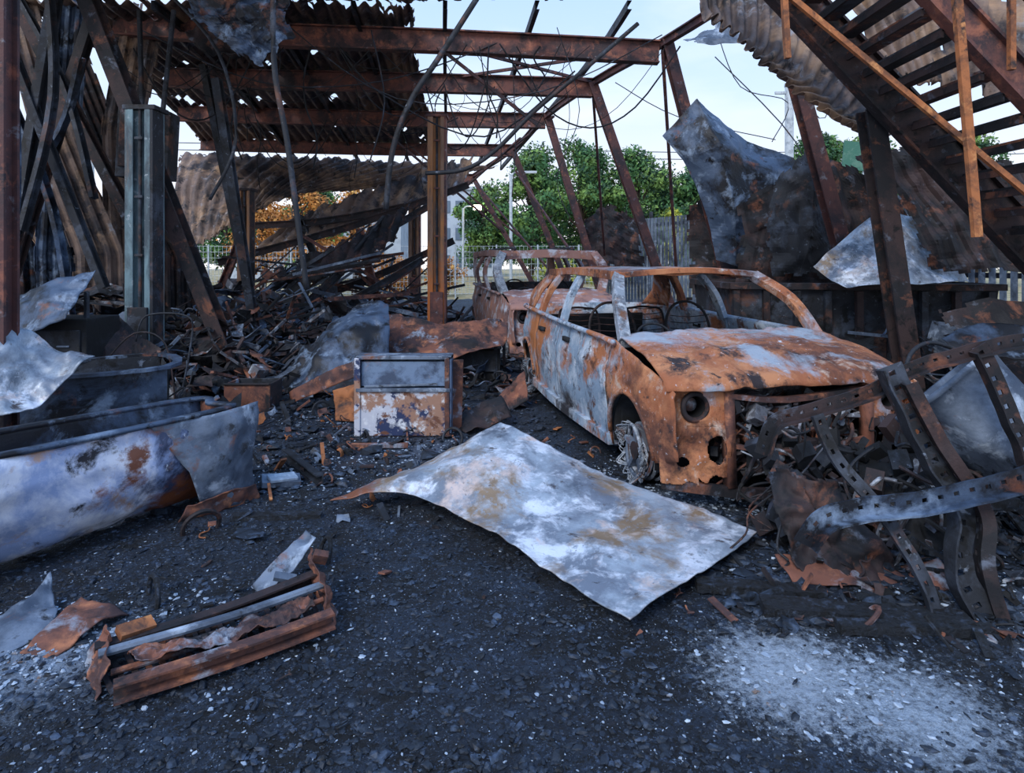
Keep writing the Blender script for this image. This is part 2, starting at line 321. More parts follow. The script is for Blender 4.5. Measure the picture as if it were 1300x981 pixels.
    mb.ring((-.36,p['cowl']+.42,.84+Hd),.17,.011,M_char,ax=(0,-.9,.45))
    mb.cyl((-.36,p['cowl']+.42,.84+Hd),(-.36,p['cowl']+.15,.72+Hd),.02,M_char)
    if p.get('rack'):
        for sg in(-1,1):
            mb.tube([(sg*.5,r0+.3,rz1+.03),(sg*.5,r0+.4,rz1+.08),(sg*.5,r1-.4,rz1+.08),(sg*.5,r1-.3,rz1+.03)],.018,M_char)
        mb.box((0,p['bp']+.1,.72),(1.5,.12,.8),M_char)
    mb.done('cabin_structure',parent=root,bevel=.006)
    mb=MB()
    def rf(u,v):
        s=r0-.03+(r1-r0+.06)*v; f=1-(2*v-1)**4
        return (u*rw,s-.05*(1-u*u)*(1-2*v),rz1+.035*(1-u*u)*(.5+.5*f)+.02*noise.noise(V((u*2,s*2,9)))-.02*(1-f))
    mb.grid(rf,list(np.linspace(-1,1,18)),list(np.linspace(0,1,26)),MR)
    mb.done('roof_panel',smooth=True,solid=.012,parent=root)
    mb=MB()
    def hf(u,v):
        s0=.0+.08*abs(u)**5; s=s0+(p['cowl']+.03-s0+.05*abs(u)**2)*v
        z=lerp(v,[0,.05,.12,.4,1],[.725,.785,.81,.89,.965])+Hd
        z-= .05*abs(u)**3*(1-.4*v)
        z+=.018*noise.noise(V((u*3,s*4,2)))+.010*noise.noise(V((u*9,s*9,2)))+ (.012 if abs(abs(u)-.45)<.05 else 0)
        if u<-.6: z+= .035*(-u-.6)/.4*(1-v)
        return (u*(.865-.05*v),s-.012,z+.02)
    mb.grid(hf,list(np.linspace(-1,1,54)),list(np.linspace(0,1,40)),MR)
    mb.done('bonnet',smooth=True,solid=.012,parent=root)
    mb=MB()
    for sg in(-1,1):
        lc,zc,rr=.67,.63+Hd,.08
        def mp(l,z): return (sg*l, .05+ max(0,(l-.48))**2*.9+ .02*(z-.6)+(.045*noise.noise(V((l*5,z*5,sg)))+.015*noise.noise(V((l*14,z*14,sg))))*min(1,abs(z-.75)*4)-.05*max(0,.45-z), z)
        ang=np.linspace(0,2*math.pi,33)
        pts=[]
        for k in range(5):
            for a in ang[:-1]:
                ca,sa=math.cos(a),math.sin(a)
                hw=.19; hh=.115
                sc=min(hw/max(abs(ca),1e-6),hh/max(abs(sa),1e-6)); r=rr+(sc-rr)*k/4
                pts.append(mp(lc+r*ca,zc+r*sa))
        fs=[(k*32+i,k*32+(i+1)%32,(k+1)*32+(i+1)%32,(k+1)*32+i) for k in range(4) for i in range(32)]
        mb.add(pts,fs,MR)
        c0=V(mp(lc,zc)); mb.ring(c0,rr,.014,M_rustdk,ax=(0,1,0))
        mb.sweep([c0+V((0,.0,0)),c0+V((0,.12,0))],[(rr*.95*math.cos(a),rr*.95*math.sin(a)) for a in ang[:-1]],M_black,cap=False)
        mb.cyl(c0+V((0,.07,0)),c0+V((0,.12,0)),rr*.5,M_engine,n=14)
        # lower panel with rounded torn openings
        def inside(u,v): 
            a=((u-.555)/.05)**2+((v-.38)/.085)**2<1+.4*noise.noise(V((u*20,v*20,1)))
            b=v<.17+.05*noise.noise(V((u*12,3,sg)))+(.05 if u<.66 else 0)
            c=((u-.74)/.035)**2+((v-.30)/.03)**2<1
            return a or b or c
        mb.grid(mp,list(np.linspace(.48,.86,70)),list(np.linspace(.12,.525+Hd,66)),MR if sg<0 else M_rustdk,skip=inside)
        mb.bar((sg*.47,.04,.16),(sg*.48,.06,.78+Hd),.05,.06,M_rust,up=(0,1,0))
    mb.done('nose_panels',smooth=True,solid=.008,parent=root)
    mb=MB(); E=random.Random(5)
    mb.path([(-.5,.05,.70+Hd),(-.1,.03,.66+Hd),(.5,.05,.71+Hd)],.05,.03,M_rust)
    mb.path([(-.84,.18,.16),(-.6,.05,.15),(-.3,.03,.11),(.1,-.03,.12),(.6,.05,.2)],.04,.06,M_rustdk)
    mb.path([(-.45,.04,.40),(-.1,-.03,.36),(.5,.04,.40)],.03,.025,M_rust)
    mb.box((0,.52,.5),(.7,.45,.42),M_engine,rot=(.05,.05,.1))
    mb.box((.05,.42,.70),(.5,.22,.06),M_engine,rot=(.1,0,.05))
    mb.box((-.33,.3,.4),(.2,.25,.3),M_rust,rot=(0,.1,.2))
    for (x,z,r) in((-.25,.60,.085),(-.06,.50,.07),(.12,.58,.06),(-.30,.42,.05),(.3,.5,.09),(-.12,.3,.08),(.2,.3,.06)):
        mb.cyl((x,.08,z+Hd),(x+.02,.26,z+Hd),r,M_engine,n=20); mb.ring((x,.08,z+Hd),r*.75,.01,M_rust,ax=(0,1,0)); mb.cyl((x,.05,z+Hd),(x,.10,z+Hd),r*.3,M_grey,n=10)
    for i in range(120):
        x,y,z=E.uniform(-.48,.6),E.uniform(.03,.28),E.uniform(.14,.66)+Hd
        mb.box((x,y,z),(E.uniform(.02,.10),E.uniform(.03,.12),E.uniform(.02,.10)),E.choice([M_engine,M_rustdk,M_char,M_rustdk,M_black,M_engine]),rot=(E.uniform(-.6,.6),E.uniform(-.6,.6),E.uniform(-1,1)))
    for i in range(70):
        x,y,z=E.uniform(-.45,.5),E.uniform(.0,.2),E.uniform(.3,.70)+Hd
        mb.tube([(x,y,z),(x+E.uniform(-.12,.12),y-.04,z-E.uniform(0,.12)),(x+E.uniform(-.2,.2),y+.03,z-E.uniform(.1,.25)),(x+E.uniform(-.25,.25),y+.1,z-E.uniform(.1,.3))],E.uniform(.004,.012),E.choice([M_rust,M_char,M_black,M_engine]),n=6)
    mb.done('engine_bay',parent=root,bevel=.004)
    for wi,w in enumerate(ws):
        for sg in(-1,1):
            mb=MB(); cx=sg*(Wt(w)-.12); cz=.225 if wi==0 else .2
            mb.cyl((cx-.02*sg,w,cz),(cx+.02*sg,w,cz),.14,M_engine,n=24); mb.cyl((cx,w,cz),(cx+.07*sg,w,cz),.06,M_rustdk)
            for k in range(5):
                a=2*math.pi*k/5+.3; mb.bar((cx+.04*sg,w+.05*math.cos(a),cz+.05*math.sin(a)),(cx+.05*sg,w+.17*math.cos(a),cz+.17*math.sin(a)),.03,.045,M_grey,up=(1,0,0))
            for k,(r,xo) in enumerate(((.175,.06),(.17,.03),(.18,0),(.175,-.03),(.18,-.07))):
                mb.ring((cx+xo*sg,w+E.uniform(-.02,.02),cz+E.uniform(-.01,.01)),r,.012,M_grey if k%2 else M_carash,ax=(1,E.uniform(-.2,.2),E.uniform(-.15,.15)),n=28)
            mb.sweep([(cx-.12*sg,w,cz),(cx+.05*sg,w,cz)],[(.155*math.cos(a),.155*math.sin(a)) for a in np.linspace(0,2*math.pi,25)[:-1]],M_engine,cap=False)
            for k in range(60):
                a=E.uniform(2.5,7); r=.18; mb.tube([(cx+.07*sg,w+r*math.cos(a),max(.02,cz+r*math.sin(a))),(cx+E.uniform(.06,.13)*sg,w+(r+.03)*math.cos(a+.2),max(.01,cz+(r+.03)*math.sin(a+.2))),(cx+.06*sg,w+r*math.cos(a+.5),max(.01,cz+r*math.sin(a+.5)))],.004,M_carash,n=4)
            mb.done('wheel_%d'%(wi*2+(sg>0)+1),parent=root)
    return root
r12=math.radians(12)
car((1.76,3.79,.0),r12,'burnt_hatchback_car',dict(L=4.08,cowl=.88,r0=1.47,r1=3.45,rz=1.39,bp=2.30,cp=3.10,w0=.62,w1=3.62),M_cargrey,M_carrust)
car((.84,9.0,.0),r12,'burnt_estate_car',dict(L=4.3,cowl=.9,r0=1.2,r1=4.1,rz=1.62,bp=2.10,cp=3.0,w0=.62,w1=3.62,dz=.06,pk=1.5,rw=.76,rack=1,hdr=.13,q0=.75,q1=.62),M_estate,M_estate)

patch('bent_sheet_metal_panel',[
 [(-1.06,3.67,.10),(-.69,3.70,.13),(-.39,3.5,.13),(-.04,3.135,.10),(.273,2.735,.08),(.464,2.476,.08)],
 [(-.567,4.12,.17),(-.28,3.80,.28),(.02,3.56,.23),(.376,3.36,.14),(.645,3.03,.10),(.83,2.82,.08)],
 [(-.08,4.34,.37),(.155,4.14,.32),(.53,3.87,.20),(.865,3.64,.13),(1.09,3.486,.09),(1.27,3.27,.07)]],M_pale,nu=90,nv=60,amp=.024,freq=3.2,thick=.006)

# ---------- steel frame ----------
mb=MB()
for pts in ([(-5.7,9,4.87),(-3.2,9,4.70),(-1,9,4.62),(2.1,9,4.46)],[(-6,11,4.68),(-2,11,4.6),(1.4,11,4.5)],[(-7.2,13.6,4.66),(-3,13.6,4.55),(.72,13.6,4.5)],[(-8.4,17,4.62),(-4,17,4.5),(.1,17,4.45)],[(-9,21,4.5),(-1.3,21,4.2)]):
    mb.ibeam(pts,.32,.16,M_beam,k=3)
mb.ibeam([(3.3,5.2,4.7),(2.75,7,4.6),(2.15,9,4.6),(1.42,11,4.6),(.72,13.6,4.6),(.05,17,4.5),(-1.3,21,4.3)],.12,.08,M_col,k=3)
for x0,x1 in((-5,-7),(-3.6,-5),(-2.4,-3.4),(-1.2,-2.2),(0,-1.2),(1.2,-.4)):
    mb.chan([(x0+.3,8.2,4.82),(x0,11,4.78),(x1,21,4.55)],.12,.06,M_char,k=3)
mb.done('roof_beams')
for (t,bm,mt) in [((3.0,7,4.1),(4.1,7,0),M_col),((2.2,9,4.65),(3.4,9,0),M_col),((1.4,11,4.6),(3.0,11,0),M_col),((.75,13.6,4.65),(2.15,13.6,0),M_col),((0,17,4.5),(1.85,17,0),M_col),((-1.3,21,4.25),(1.1,21,0),M_col),((2.98,5.25,2.75),(3.38,5.25,0),M_rustdk)]:
    mb=MB(); mb.ibeam([t,bm],.17,.15,mt,up=(0,1,0)); mb.box((bm[0],bm[1],.012),(.3,.3,.025),mt); mb.done('leaning_steel_column')
mb=MB(); mb.ibeam([(-3.22,4,4.6),(-3.22,4,0)],.13,.09,M_col,up=(0,1,0)); mb.box((-3.22,4,.012),(.25,.25,.025),M_col); mb.done('steel_column')
for a,b_,w in [((-4.75,7,4.5),(-3.2,7.2,.3),.2),((-3.75,8,3.8),(-3.3,8.2,.3),.12),((-6.3,8,4.8),(-5.0,8.3,2.0),.16),((-5.0,7.6,4.6),(-6.2,7.4,.3),.14),((-7.2,9,4.6),(-5.0,9.3,.4),.14),((-4.9,10,4.6),(-4.2,10.4,.2),.12),((-5.6,6.6,4.6),(-4.4,6.8,1.2),.10),((-4.9,6.8,4.5),(-5.4,6.6,.6),.12)]:
    mb=MB(); mb.ibeam([a,b_],w,w*.8,M_char if w<.14 else M_rustdk,up=(0,1,0)); mb.done('fallen_steel_post')
mb=MB()
for a,b_ in [((1.4,11,4.6),(2.0,13.6,1.6)),((2.15,9,4.5),(2.9,11,.8)),((-1.2,20,4),(1.2,17,1)),((-.2,17,4.4),(.9,13.6,4.6)),((-1.5,19,3.6),(.2,15,4.4)),((.1,17,3.9),(1.6,13.6,1.2)),((-2.6,16,4.4),(.3,16,2.0)),((-3,14,4.5),(-.2,16,2.2)),((-1.0,9,4.5),(.4,9,3.4)),((2.15,9,4.55),(-.9,11,4.7)),((1.4,11,4.6),(-1.6,9,4.75))]:
    mb.bar(a,b_,.045,.045,M_col)
mb.done('bracing_rods')

# ---------- roof sheets ----------
patch('roof_sheet',[[(-6.6,8.3,4.95),(-4,8.3,4.93),(-1.3,8.3,4.9)],[(-7,12,4.85),(-4.3,12,4.8),(-1.7,12,4.8)],[(-8.6,17.5,4.72),(-5,17.5,4.68),(-2.0,17.5,4.65)]],M_roof,nu=180,nv=40,amp=.03,corr=.03,cn=30,rag=.6,holes=.52)
patch('roof_sheet',[[(-5.4,5.6,5.0),(-4.2,5.6,4.9),(-2.9,5.6,4.7)],[(-6.0,8.4,5.0),(-4,8.4,4.95),(-1.2,8.4,4.95)]],M_roof,nu=120,nv=20,amp=.05,corr=.03,cn=22,rag=.6,seed=2)
patch('roof_sheet',[[(-1.6,7.6,5.0),(.5,7.6,5.0),(2.6,7.6,4.95)],[(-1.6,8.4,4.95),(.5,8.3,4.95),(2.1,8.1,4.9)]],M_roof,nu=110,nv=14,amp=.05,corr=.03,cn=20,rag=.6,seed=4)
patch('collapsed_roof_sheet',[[(-9.2,17.5,4.5),(-6,17.5,4.4),(-3.6,17.8,4.3),(-.3,18,4.2)],[(-8.9,16.5,3.4),(-6.6,16.5,3.6),(-4.6,17,3.8),(-2.3,17.5,3.7)],[(-8.2,15.5,1.5),(-7.0,15.5,2.3),(-5.8,16,3.1),(-4.2,17,3.4)]],M_roof,nu=150,nv=40,amp=.05,corr=.04,cn=24,rag=.6,seed=5)
patch('collapsed_roof_sheet',[[(-4.6,13.5,2.5),(-2.8,13.8,3.2),(-.8,14,3.9)],[(-5.2,13,1.9),(-3,13.3,2.55),(-1.0,13.6,3.2)],[(-5.3,12.7,1.55),(-3.1,13,2.25),(-1.1,13.3,2.95)]],M_roof,nu=100,nv=24,amp=.07,corr=.035,cn=14,rag=.8,seed=6)
patch('collapsed_roof_sheet',[[(-3.9,11.5,1.6),(-3.0,11.8,2.0),(-1.9,12,2.6)],[(-4.0,11,.9),(-3,11.2,1.3),(-2.1,11.5,1.9)]],M_rustdk,nu=60,nv=20,amp=.08,corr=.03,cn=9,rag=1,seed=7)
LW=[(-8.2,-7.2,.17,9.2,M_chblue),(-7.7,-6.3,.20,8.9,M_roof),(-6.9,-7.1,.17,8.6,M_rustdk),(-6.7,-5.5,.17,8.3,M_roof),(-5.95,-6.1,.15,8.4,M_chblue),(-5.3,-5.5,.20,9.0,M_roof),(-7.1,-5.2,.16,9.8,M_rustdk)]
for i,(xt,xb,w,y,mt) in enumerate(LW):
    xm=(xt+xb)/2+R.uniform(-.15,.15)
    patch('buckled_cladding_sheet',[[(xt-w*1.2,y,5.2),(xt+w*1.2,y+.25,5.2)],[(xm-w,y-.2,3.1+R.uniform(-.4,.4)),(xm+w*1.0,y+.1,3.2)],[(xb-w*1.3,y-.1,1.6),(xb+w*1.2,y+.3,1.6)],[(xb-w*1.5,y,.15),(xb+w*1.5,y+.3,.15)]],mt,nu=32,nv=40,amp=.03,freq=1.5,corr=.028,cn=4,rag=.4,seed=i,lin_=True,smooth=False)
for i,(a,b_) in enumerate([((-5.3,6.4,4.6),(-5.1,6.4,1.3)),((-4.9,6.6,4.6),(-5.0,6.4,1.8)),((-5.6,6.8,3.6),(-4.6,6.6,.5)),((-6.0,7.4,4.9),(-4.8,7.2,2.2)),((-5.9,7.4,2.2),(-4.9,7.2,3.8))]):
    mb=MB(); mb.chan([a,((a[0]+b_[0])/2+.12,a[1],(a[2]+b_[2])/2),b_],.1,.05,M_char if i%2 else M_chblue,k=5,up=(0,1,0)); mb.done('bent_cladding_rail')
patch('hanging_crumpled_sheet',[[(-3.7,7,4.6),(-2.9,7,4.75),(-2.2,6.8,4.6)],[(-3.4,6.6,4.1),(-2.9,6.7,4.2),(-2.4,6.8,4.3)],[(-2.9,6.7,3.7),(-2.7,6.8,3.6),(-2.4,6.7,3.9)]],M_chblue,nu=40,nv=34,amp=.14,freq=2.5,rag=.5,lin_=True,smooth=False)
patch('hanging_crumpled_sheet',[[(-4.2,8,4.4),(-3.7,8,4.7)],[(-3.8,7.8,4.1),(-3.2,8,4.2)],[(-3.3,7.9,4.2),(-2.9,8,4.4)]],M_rustdk,nu=30,nv=30,amp=.12,freq=2.5,rag=1,seed=3)

def liftpost(x,y,h,w,mat,mat2):
    mb=MB()
    mb.box((x,y+w*.05,h/2),(w*.96,w*.62,h),mat)
    mb.box((x-w*.42,y-w*.1,h/2),(w*.16,w*.7,h),mat); mb.box((x+w*.42,y-w*.1,h/2),(w*.16,w*.7,h),mat2)
    mb.box((x-w*.30,y-w*.43,h/2),(w*.2,w*.06,h),mat); mb.box((x+w*.30,y-w*.43,h/2),(w*.2,w*.06,h),mat)
    mb.box((x,y,h+.02),(w*1.15,w*.95,.05),mat2); mb.box((x,y,.02),(w*1.8,w*1.6,.04),mat2)
    mb.box((x,y-w*.42,.75),(w*.7,w*.3,.5),mat2); mb.bar((x,y-.2,.45),(x+.55,y-.6,.40),.09,.07,mat2); mb.cyl((x,y-w*.36,.3),(x,y-w*.36,h),.018,M_char,n=8)
    for q in (.3,.5,.7,.9): mb.box((x,y-w*.45,h*q),(w*.3,.02,.03),mat2)
    mb.done('vehicle_lift_post',bevel=.006)
liftpost(-3.95,6.8,3.1,.30,M_green,M_char)
liftpost(-1.18,10,3.75,.29,M_post,M_beam)
liftpost(-4.55,10.8,2.68,.24,M_post,M_rustdk)
liftpost(-2.85,18.5,3.5,.34,M_post,M_beam)
mb=MB(); mb.box((-4.62,8.0,2.95),(.62,.3,.85),M_char,rot=(0,.05,.1)); mb.box((-4.62,7.83,3.0),(.5,.03,.7),M_rustdk,rot=(0,.05,.1)); mb.bar((-4.75,8.1,3.3),(-4.85,8.2,4.75),.05,.05,M_char,up=(0,1,0)); mb.bar((-4.5,8.1,3.3),(-4.4,8.2,4.75),.05,.05,M_char,up=(0,1,0)); mb.done('hanging_heater_unit',bevel=.01)

for pts,r in [([(-2.44,6.5,5.0),(-2.46,6.5,3.6),(-2.32,6.5,2.72),(-2.21,6.5,1.9),(-2.12,6.5,1.2)],.03),
              ([(-.2,7.5,4.95),(-.84,7.5,3.95),(-1.2,7.5,3.4),(-1.42,7.5,2.8),(-1.5,7.5,2.1)],.035),
              ([(1.6,8,4.5),(.9,8,3.9),(.3,8,3.4),(-.2,8,2.9),(-.6,8,2.65),(-1.1,8,2.6)],.028),
              ([(-2.5,9,4.6),(-1.9,9,3.9),(-.4,9.2,3.3),(.9,9,4.2)],.012),([(0,9,4.5),(.05,9,3.2),(.0,9,2.4)],.007),([(2.9,9,4.4),(3.6,8,3.0),(3.75,8,2.2)],.008),([(3.2,8,4.4),(3.9,8,3.3),(4.1,8,3.8)],.006),
              ([(1.8,11,4.6),(2.9,11,4.0),(4.6,11,3.6)],.008),([(-4.1,7.4,4.7),(-3.4,7.3,3.9),(-3.2,7.3,2.9),(-3.5,7.3,2.2)],.02),
              ([(-3.0,8,4.6),(-1.5,8.2,3.6),(.4,8.2,3.7),(2.0,8.4,4.5)],.008),([(-5,8.5,4.6),(-3.4,8.5,3.9),(-1.8,8.8,4.0),(-.2,9,4.6)],.01),([(.6,8.4,4.6),(.9,8.4,3.5),(.6,8.4,2.6),(.8,8.4,2.0)],.006),([(2.6,8,4.4),(2.9,8,3.7),(3.5,8,3.5),(3.3,8,3.0)],.006),([(-1.9,8.5,4.6),(-1.7,8.4,3.6),(-1.9,8.4,2.8)],.01)]:
    mb=MB(); mb.tube(pts,r,M_char,n=7); mb.done('hanging_cable',smooth=True)
mb=MB(); E=random.Random(31)
for i in range(46):
    y=E.choice([8.85,8.85,10.85,13.4]); x=E.uniform(-5,1.6 if y<9 else .8); z=4.5
    if E.random()<.5:
        P_=[V((x,y,z))]; l=E.uniform(.3,1.8)
        for q in range(4): P_.append(P_[-1]+V((E.uniform(-.16,.16),E.uniform(-.05,.05),-l/4)))
    else:
        w=E.uniform(.8,3.0); sg=E.uniform(.3,1.2); P_=[V((x+w*(t-.5),y,z-sg*(1-(2*t-1)**2)+E.uniform(-.05,.05))) for t in (0,.25,.5,.75,1)]
    mb.tube(P_,E.choice([.005,.006,.008,.012]),M_black,n=5,k=4)
mb.done('hanging_wires')
mb=MB()
for dz in (0,.5): mb.tube([(-30,45,9.5+dz),(0,45,8.9+dz),(20,45,8.7+dz),(50,45,9.5+dz)],.03,M_black,n=5,k=8)
for x in(-30,50): mb.cyl((x,45,0),(x,45,10.4),.15,M_galv); mb.bar((x-.6,45,9.8),(x+.6,45,9.8),.1,.1,M_galv)
mb.done('power_line')

# ---------- collapsed trusses, middle ----------
mb=MB(); E=random.Random(11)
main=[((-5.6,12,1.45),(-.9,13,3.05)),((-5.0,11.5,.7),(-1.6,12.5,2.6)),((-4.6,12,.5),(-1.2,13,1.9)),((-5.6,13,2.2),(-2.2,13,2.6)),((-3.9,10.5,.3),(-2.4,12,2.3)),((-3.4,13,.2),(-4.4,13,2.4)),((-2.4,12,.2),(-2.9,12,2.1)),((-5.8,12,.4),(-5.0,12,2.4)),((-4.2,11,.2),(-1.7,12,1.5))]
for a,b_ in main:
    mb.ibeam([a,((a[0]+b_[0])/2,(a[1]+b_[1])/2,(a[2]+b_[2])/2-.1),b_],.14,.1,E.choice([M_beam,M_rustdk,M_char]),k=3)
for i in range(90):
    x=E.gauss(-3.3,1.0); y=E.uniform(10.2,14); z=E.uniform(.2,1.7)*max(.2,1-abs(x+3.3)/3.5); a=E.gauss(.35,.5); l=E.uniform(.3,1.2)
    d=V((math.cos(a),E.uniform(-.3,.3),math.sin(a)))*l; p=V((x,y,z))
    if (p-d).z<0: d.z=z*.8
    mb.bar(p-d,p+d,E.uniform(.02,.05),E.uniform(.02,.07),E.choice([M_char,M_char,M_rustdk,M_beam,M_grey,M_rust]))
mb.done('collapsed_roof_truss')

def heap(name,cx,cy,sx,sy,n,hz,seed,big=.5,mats=None):
    E=random.Random(seed); mb=MB(); mats=mats or [M_char,M_char,M_rustdk,M_grey,M_chblue,M_rust,M_black,M_engine,M_rustdk,M_black]
    for i in range(n):
        x=E.gauss(cx,sx);y=E.gauss(cy,sy); g=gh(x,y); f=math.exp(-((x-cx)/sx/1.5)**2)*math.exp(-((y-cy)/sy/1.5)**2)
        z=g+E.random()*hz*f; k=E.random(); m_=E.choice(mats)
        if k<.35:
            a=E.uniform(0,3.14); e=E.gauss(0,.4); l=E.uniform(.1,1)*big; d=V((math.cos(a)*math.cos(e),math.sin(a)*math.cos(e),math.sin(e)))*l; p=V((x,y,max(z,g+abs(d.z))))
            mb.bar(p-d,p+d,E.uniform(.01,.04),E.uniform(.01,.04)*min(1,big*4),m_)
        elif k<.62:
            w=E.uniform(.2,.5)*big; a=E.uniform(0,6.28); t=E.gauss(0,.6)
            Mx=Matrix.Translation((x,y,z+.05*min(1,big*3)))@Euler((t,E.gauss(0,.5),a)).to_matrix().to_4x4()
            rows=[[Mx@V((u*w*E.uniform(.6,1.3),v*w*.7*E.uniform(.6,1.3),E.uniform(-.35,.35)*w)) for u in(-1,0,1)] for v in(-1,0,1)]
            patch_into(mb,rows,m_,nu=8,nv=8,amp=.02*min(1,big*3),freq=6,lin_=E.random()<.6)
        elif k<.86:
            P=[V((x,y,z))]
            for q in range(5): P.append(P[-1]+V((E.uniform(-.2,.2),E.uniform(-.2,.2),E.uniform(-.12,.14)))*(big*2))
            for q in P: q.z=max(q.z,gh(q.x,q.y)+.01)
            mb.tube(P,E.uniform(.003,.012)*min(1,big*4),m_,n=5,k=4)
        elif k<.96: mb.box((x,y,z),(E.uniform(.03,.22)*big*2,E.uniform(.03,.2)*big*2,E.uniform(.02,.18)*big*2),m_,rot=(E.uniform(-.6,.6),E.uniform(-.6,.6),E.uniform(0,3)))
        else:
            r=E.uniform(.04,.10); ax=V((E.uniform(-1,1),E.uniform(-1,1),E.uniform(-.5,1))); mb.ring((x,y,z+r*.3),r,r*.12,m_,ax=ax)
    mb.done(name,solid=.004)
heap('fire_debris_heap',-3.4,9.0,1.1,1.3,460,.7,1,.45)
heap('fire_debris_heap',-5.3,7.6,.9,1.0,260,.9,2,.5)
heap('fire_debris_heap',-2.6,12,1.6,1.2,260,.6,3,.6)
heap('fire_debris_heap',-4.6,11.5,1.6,1.2,240,1.3,8,.6)
heap('fire_debris_heap',-3.3,7.1,.6,.6,240,.5,21,.35)
heap('fire_debris_heap',2.1,3.2,.4,.28,240,.3,4,.13,mats=[M_black,M_char,M_rustdk,M_char,M_board,M_engine])
heap('fire_debris_heap',-3.8,5.5,.6,.5,130,.35,5,.35)
heap('fire_debris_heap',4.6,6.3,1.0,.8,180,1.0,6,.5)
heap('fire_debris_heap',3.3,4.5,.5,.6,170,.5,9,.35,mats=[M_char,M_black,M_rustdk,M_chblue,M_rust])
D2=[M_char,M_coal,M_rust,M_grey,M_board,M_rustdk,M_orange]
heap('fire_debris_scatter',-1.7,5.8,.9,.7,190,.08,7,.12,mats=D2)
heap('fire_debris_scatter',-1.3,4.6,.7,.5,120,.03,41,.09,mats=D2)
heap('fire_debris_scatter',.4,5.0,.5,.6,60,.03,43,.09,mats=D2)
heap('fire_debris_scatter',-.9,3.4,1.3,.8,110,.01,10,.05,mats=[M_coal,M_coal,M_rustdk,M_board,M_rust])
heap('fire_debris_scatter',1.6,2.7,.5,.2,90,.03,44,.07,mats=[M_coal,M_board,M_rustdk,M_board,M_rust])
heap('fire_debris_heap',.2,8.0,.6,.5,120,.3,12,.25)
heap('fire_debris_heap',-1.0,6.9,.7,.4,120,.3,33,.25)

# ---------- left foreground ----------
mb=MB()
A_=np.array((-3.1,1.98,0.));B_=np.array((-1.70,3.88,0.)); ax_=(B_-A_)/np.linalg.norm(B_-A_); nr_=np.array((ax_[1],-ax_[0],0.))
def P(t,o,z): return tuple(A_+(B_-A_)*t+nr_*o+np.array((0,0,z)))
rows=[]
for (o,z) in [(.02,.60),(.05,.58),(.07,.42),(.03,.22),(-.10,.06),(-.24,.03)]:
    rows.append([P(t,o+d,z*(1+h)) for t,d,h in((0,0,0),(.3,.03,.02),(.55,.02,-.01),(.8,.0,.02),(1,-.02 if z>.3 else -.06,.0))])
patch_into(mb,rows,M_white,nu=80,nv=54,amp=.034,freq=2.8)
patch_into(mb,[[P(t,-.26,.03) for t in(0,.5,1)],[P(t,-.30,.3) for t in(0,.5,1)],[P(t,-.33,.62) for t in(0,.5,.97)]],M_chblue,nu=40,nv=20,amp=.02)
patch_into(mb,[[P(.78,.05,.59),P(.92,.09,.60),P(1.06,.02,.61)],[P(.86,.10,.3),P(.95,.13,.32),P(1.03,.08,.33)],[P(.90,.06,.04),P(.97,.10,.03),P(1.05,.04,.02)]],M_grey,nu=24,nv=24,amp=.03,freq=4,lin_=True)
patch_into(mb,[[P(.86,.09,.10),P(.95,.13,.13),P(1.04,.08,.11)],[P(.84,.06,.02),P(.96,.10,.015),P(1.05,.06,.015)]],M_rust,nu=24,nv=10,amp=.03,freq=6)
patch_into(mb,[[P(1.0,-.0,.6),P(1.0,-.16,.6),P(.98,-.32,.6)],[P(1.0,-.02,.05),P(1.,-.16,.05),P(.98,-.30,.04)]],M_rust,nu=14,nv=14,amp=.02,freq=4)
mb.path([P(0,.03,.61),P(.5,.05,.60),P(.8,.04,.60),P(.98,.02,.61),P(.97,-.16,.61),P(.95,-.33,.62),P(.5,-.33,.63),P(0,-.33,.63)],.045,.018,M_chblue,k=5)
mb.done('blistered_metal_tub',smooth=True,solid=.006)

mb=MB()
for a,b_,c_,d_,m_ in [((-4.1,4.0,0),(-2.72,4.95,0),(-2.68,4.9,.66),(-4.15,3.95,.66),M_chblue),((-4.5,4.6,0),(-3.1,5.5,0),(-3.1,5.55,.66),(-4.55,4.65,.66),M_char),((-2.72,4.95,0),(-3.1,5.5,0),(-3.1,5.55,.66),(-2.68,4.9,.66),M_black),((-4.1,4.0,0),(-4.5,4.6,0),(-4.55,4.65,.66),(-4.15,3.95,.66),M_black)]:
    patch_into(mb,[[a,tuple((V(a)+V(b_))/2),b_],[d_,tuple((V(d_)+V(c_))/2),c_]],m_,nu=20,nv=8,amp=.015)
mb.path([(-4.15,3.95,.67),(-3.4,4.42,.66),(-2.68,4.9,.67),(-3.1,5.55,.67),(-3.8,5.1,.66),(-4.55,4.65,.67)],.06,.02,M_chblue,k=4)
mb.done('charred_open_bin',solid=.008)
patch('scorched_panel',[[(-3.6,4.1,1.1),(-3.25,4.05,1.10),(-3.0,4.2,.94),(-2.78,4.2,.86)],[(-3.5,3.9,.8),(-3.2,3.85,.90),(-3.0,3.9,.76),(-2.85,4.0,.74)],[(-3.3,3.7,.55),(-3.1,3.6,.60),(-2.95,3.7,.62),(-2.9,3.8,.66)]],M_pale,nu=44,nv=40,amp=.07,freq=3.5,seed=3,lin_=True)
patch('bent_sheet',[[(-4.8,6,1.12),(-4.4,6,1.3),(-3.98,6,1.42)],[(-4.75,5.8,.95),(-4.4,5.75,1.1),(-4.0,5.8,1.2)],[(-4.65,5.6,.75),(-4.3,5.6,.85),(-4.0,5.6,1.0)]],M_chblue,nu=30,nv=24,amp=.04,seed=2,lin_=True)
mb=MB()
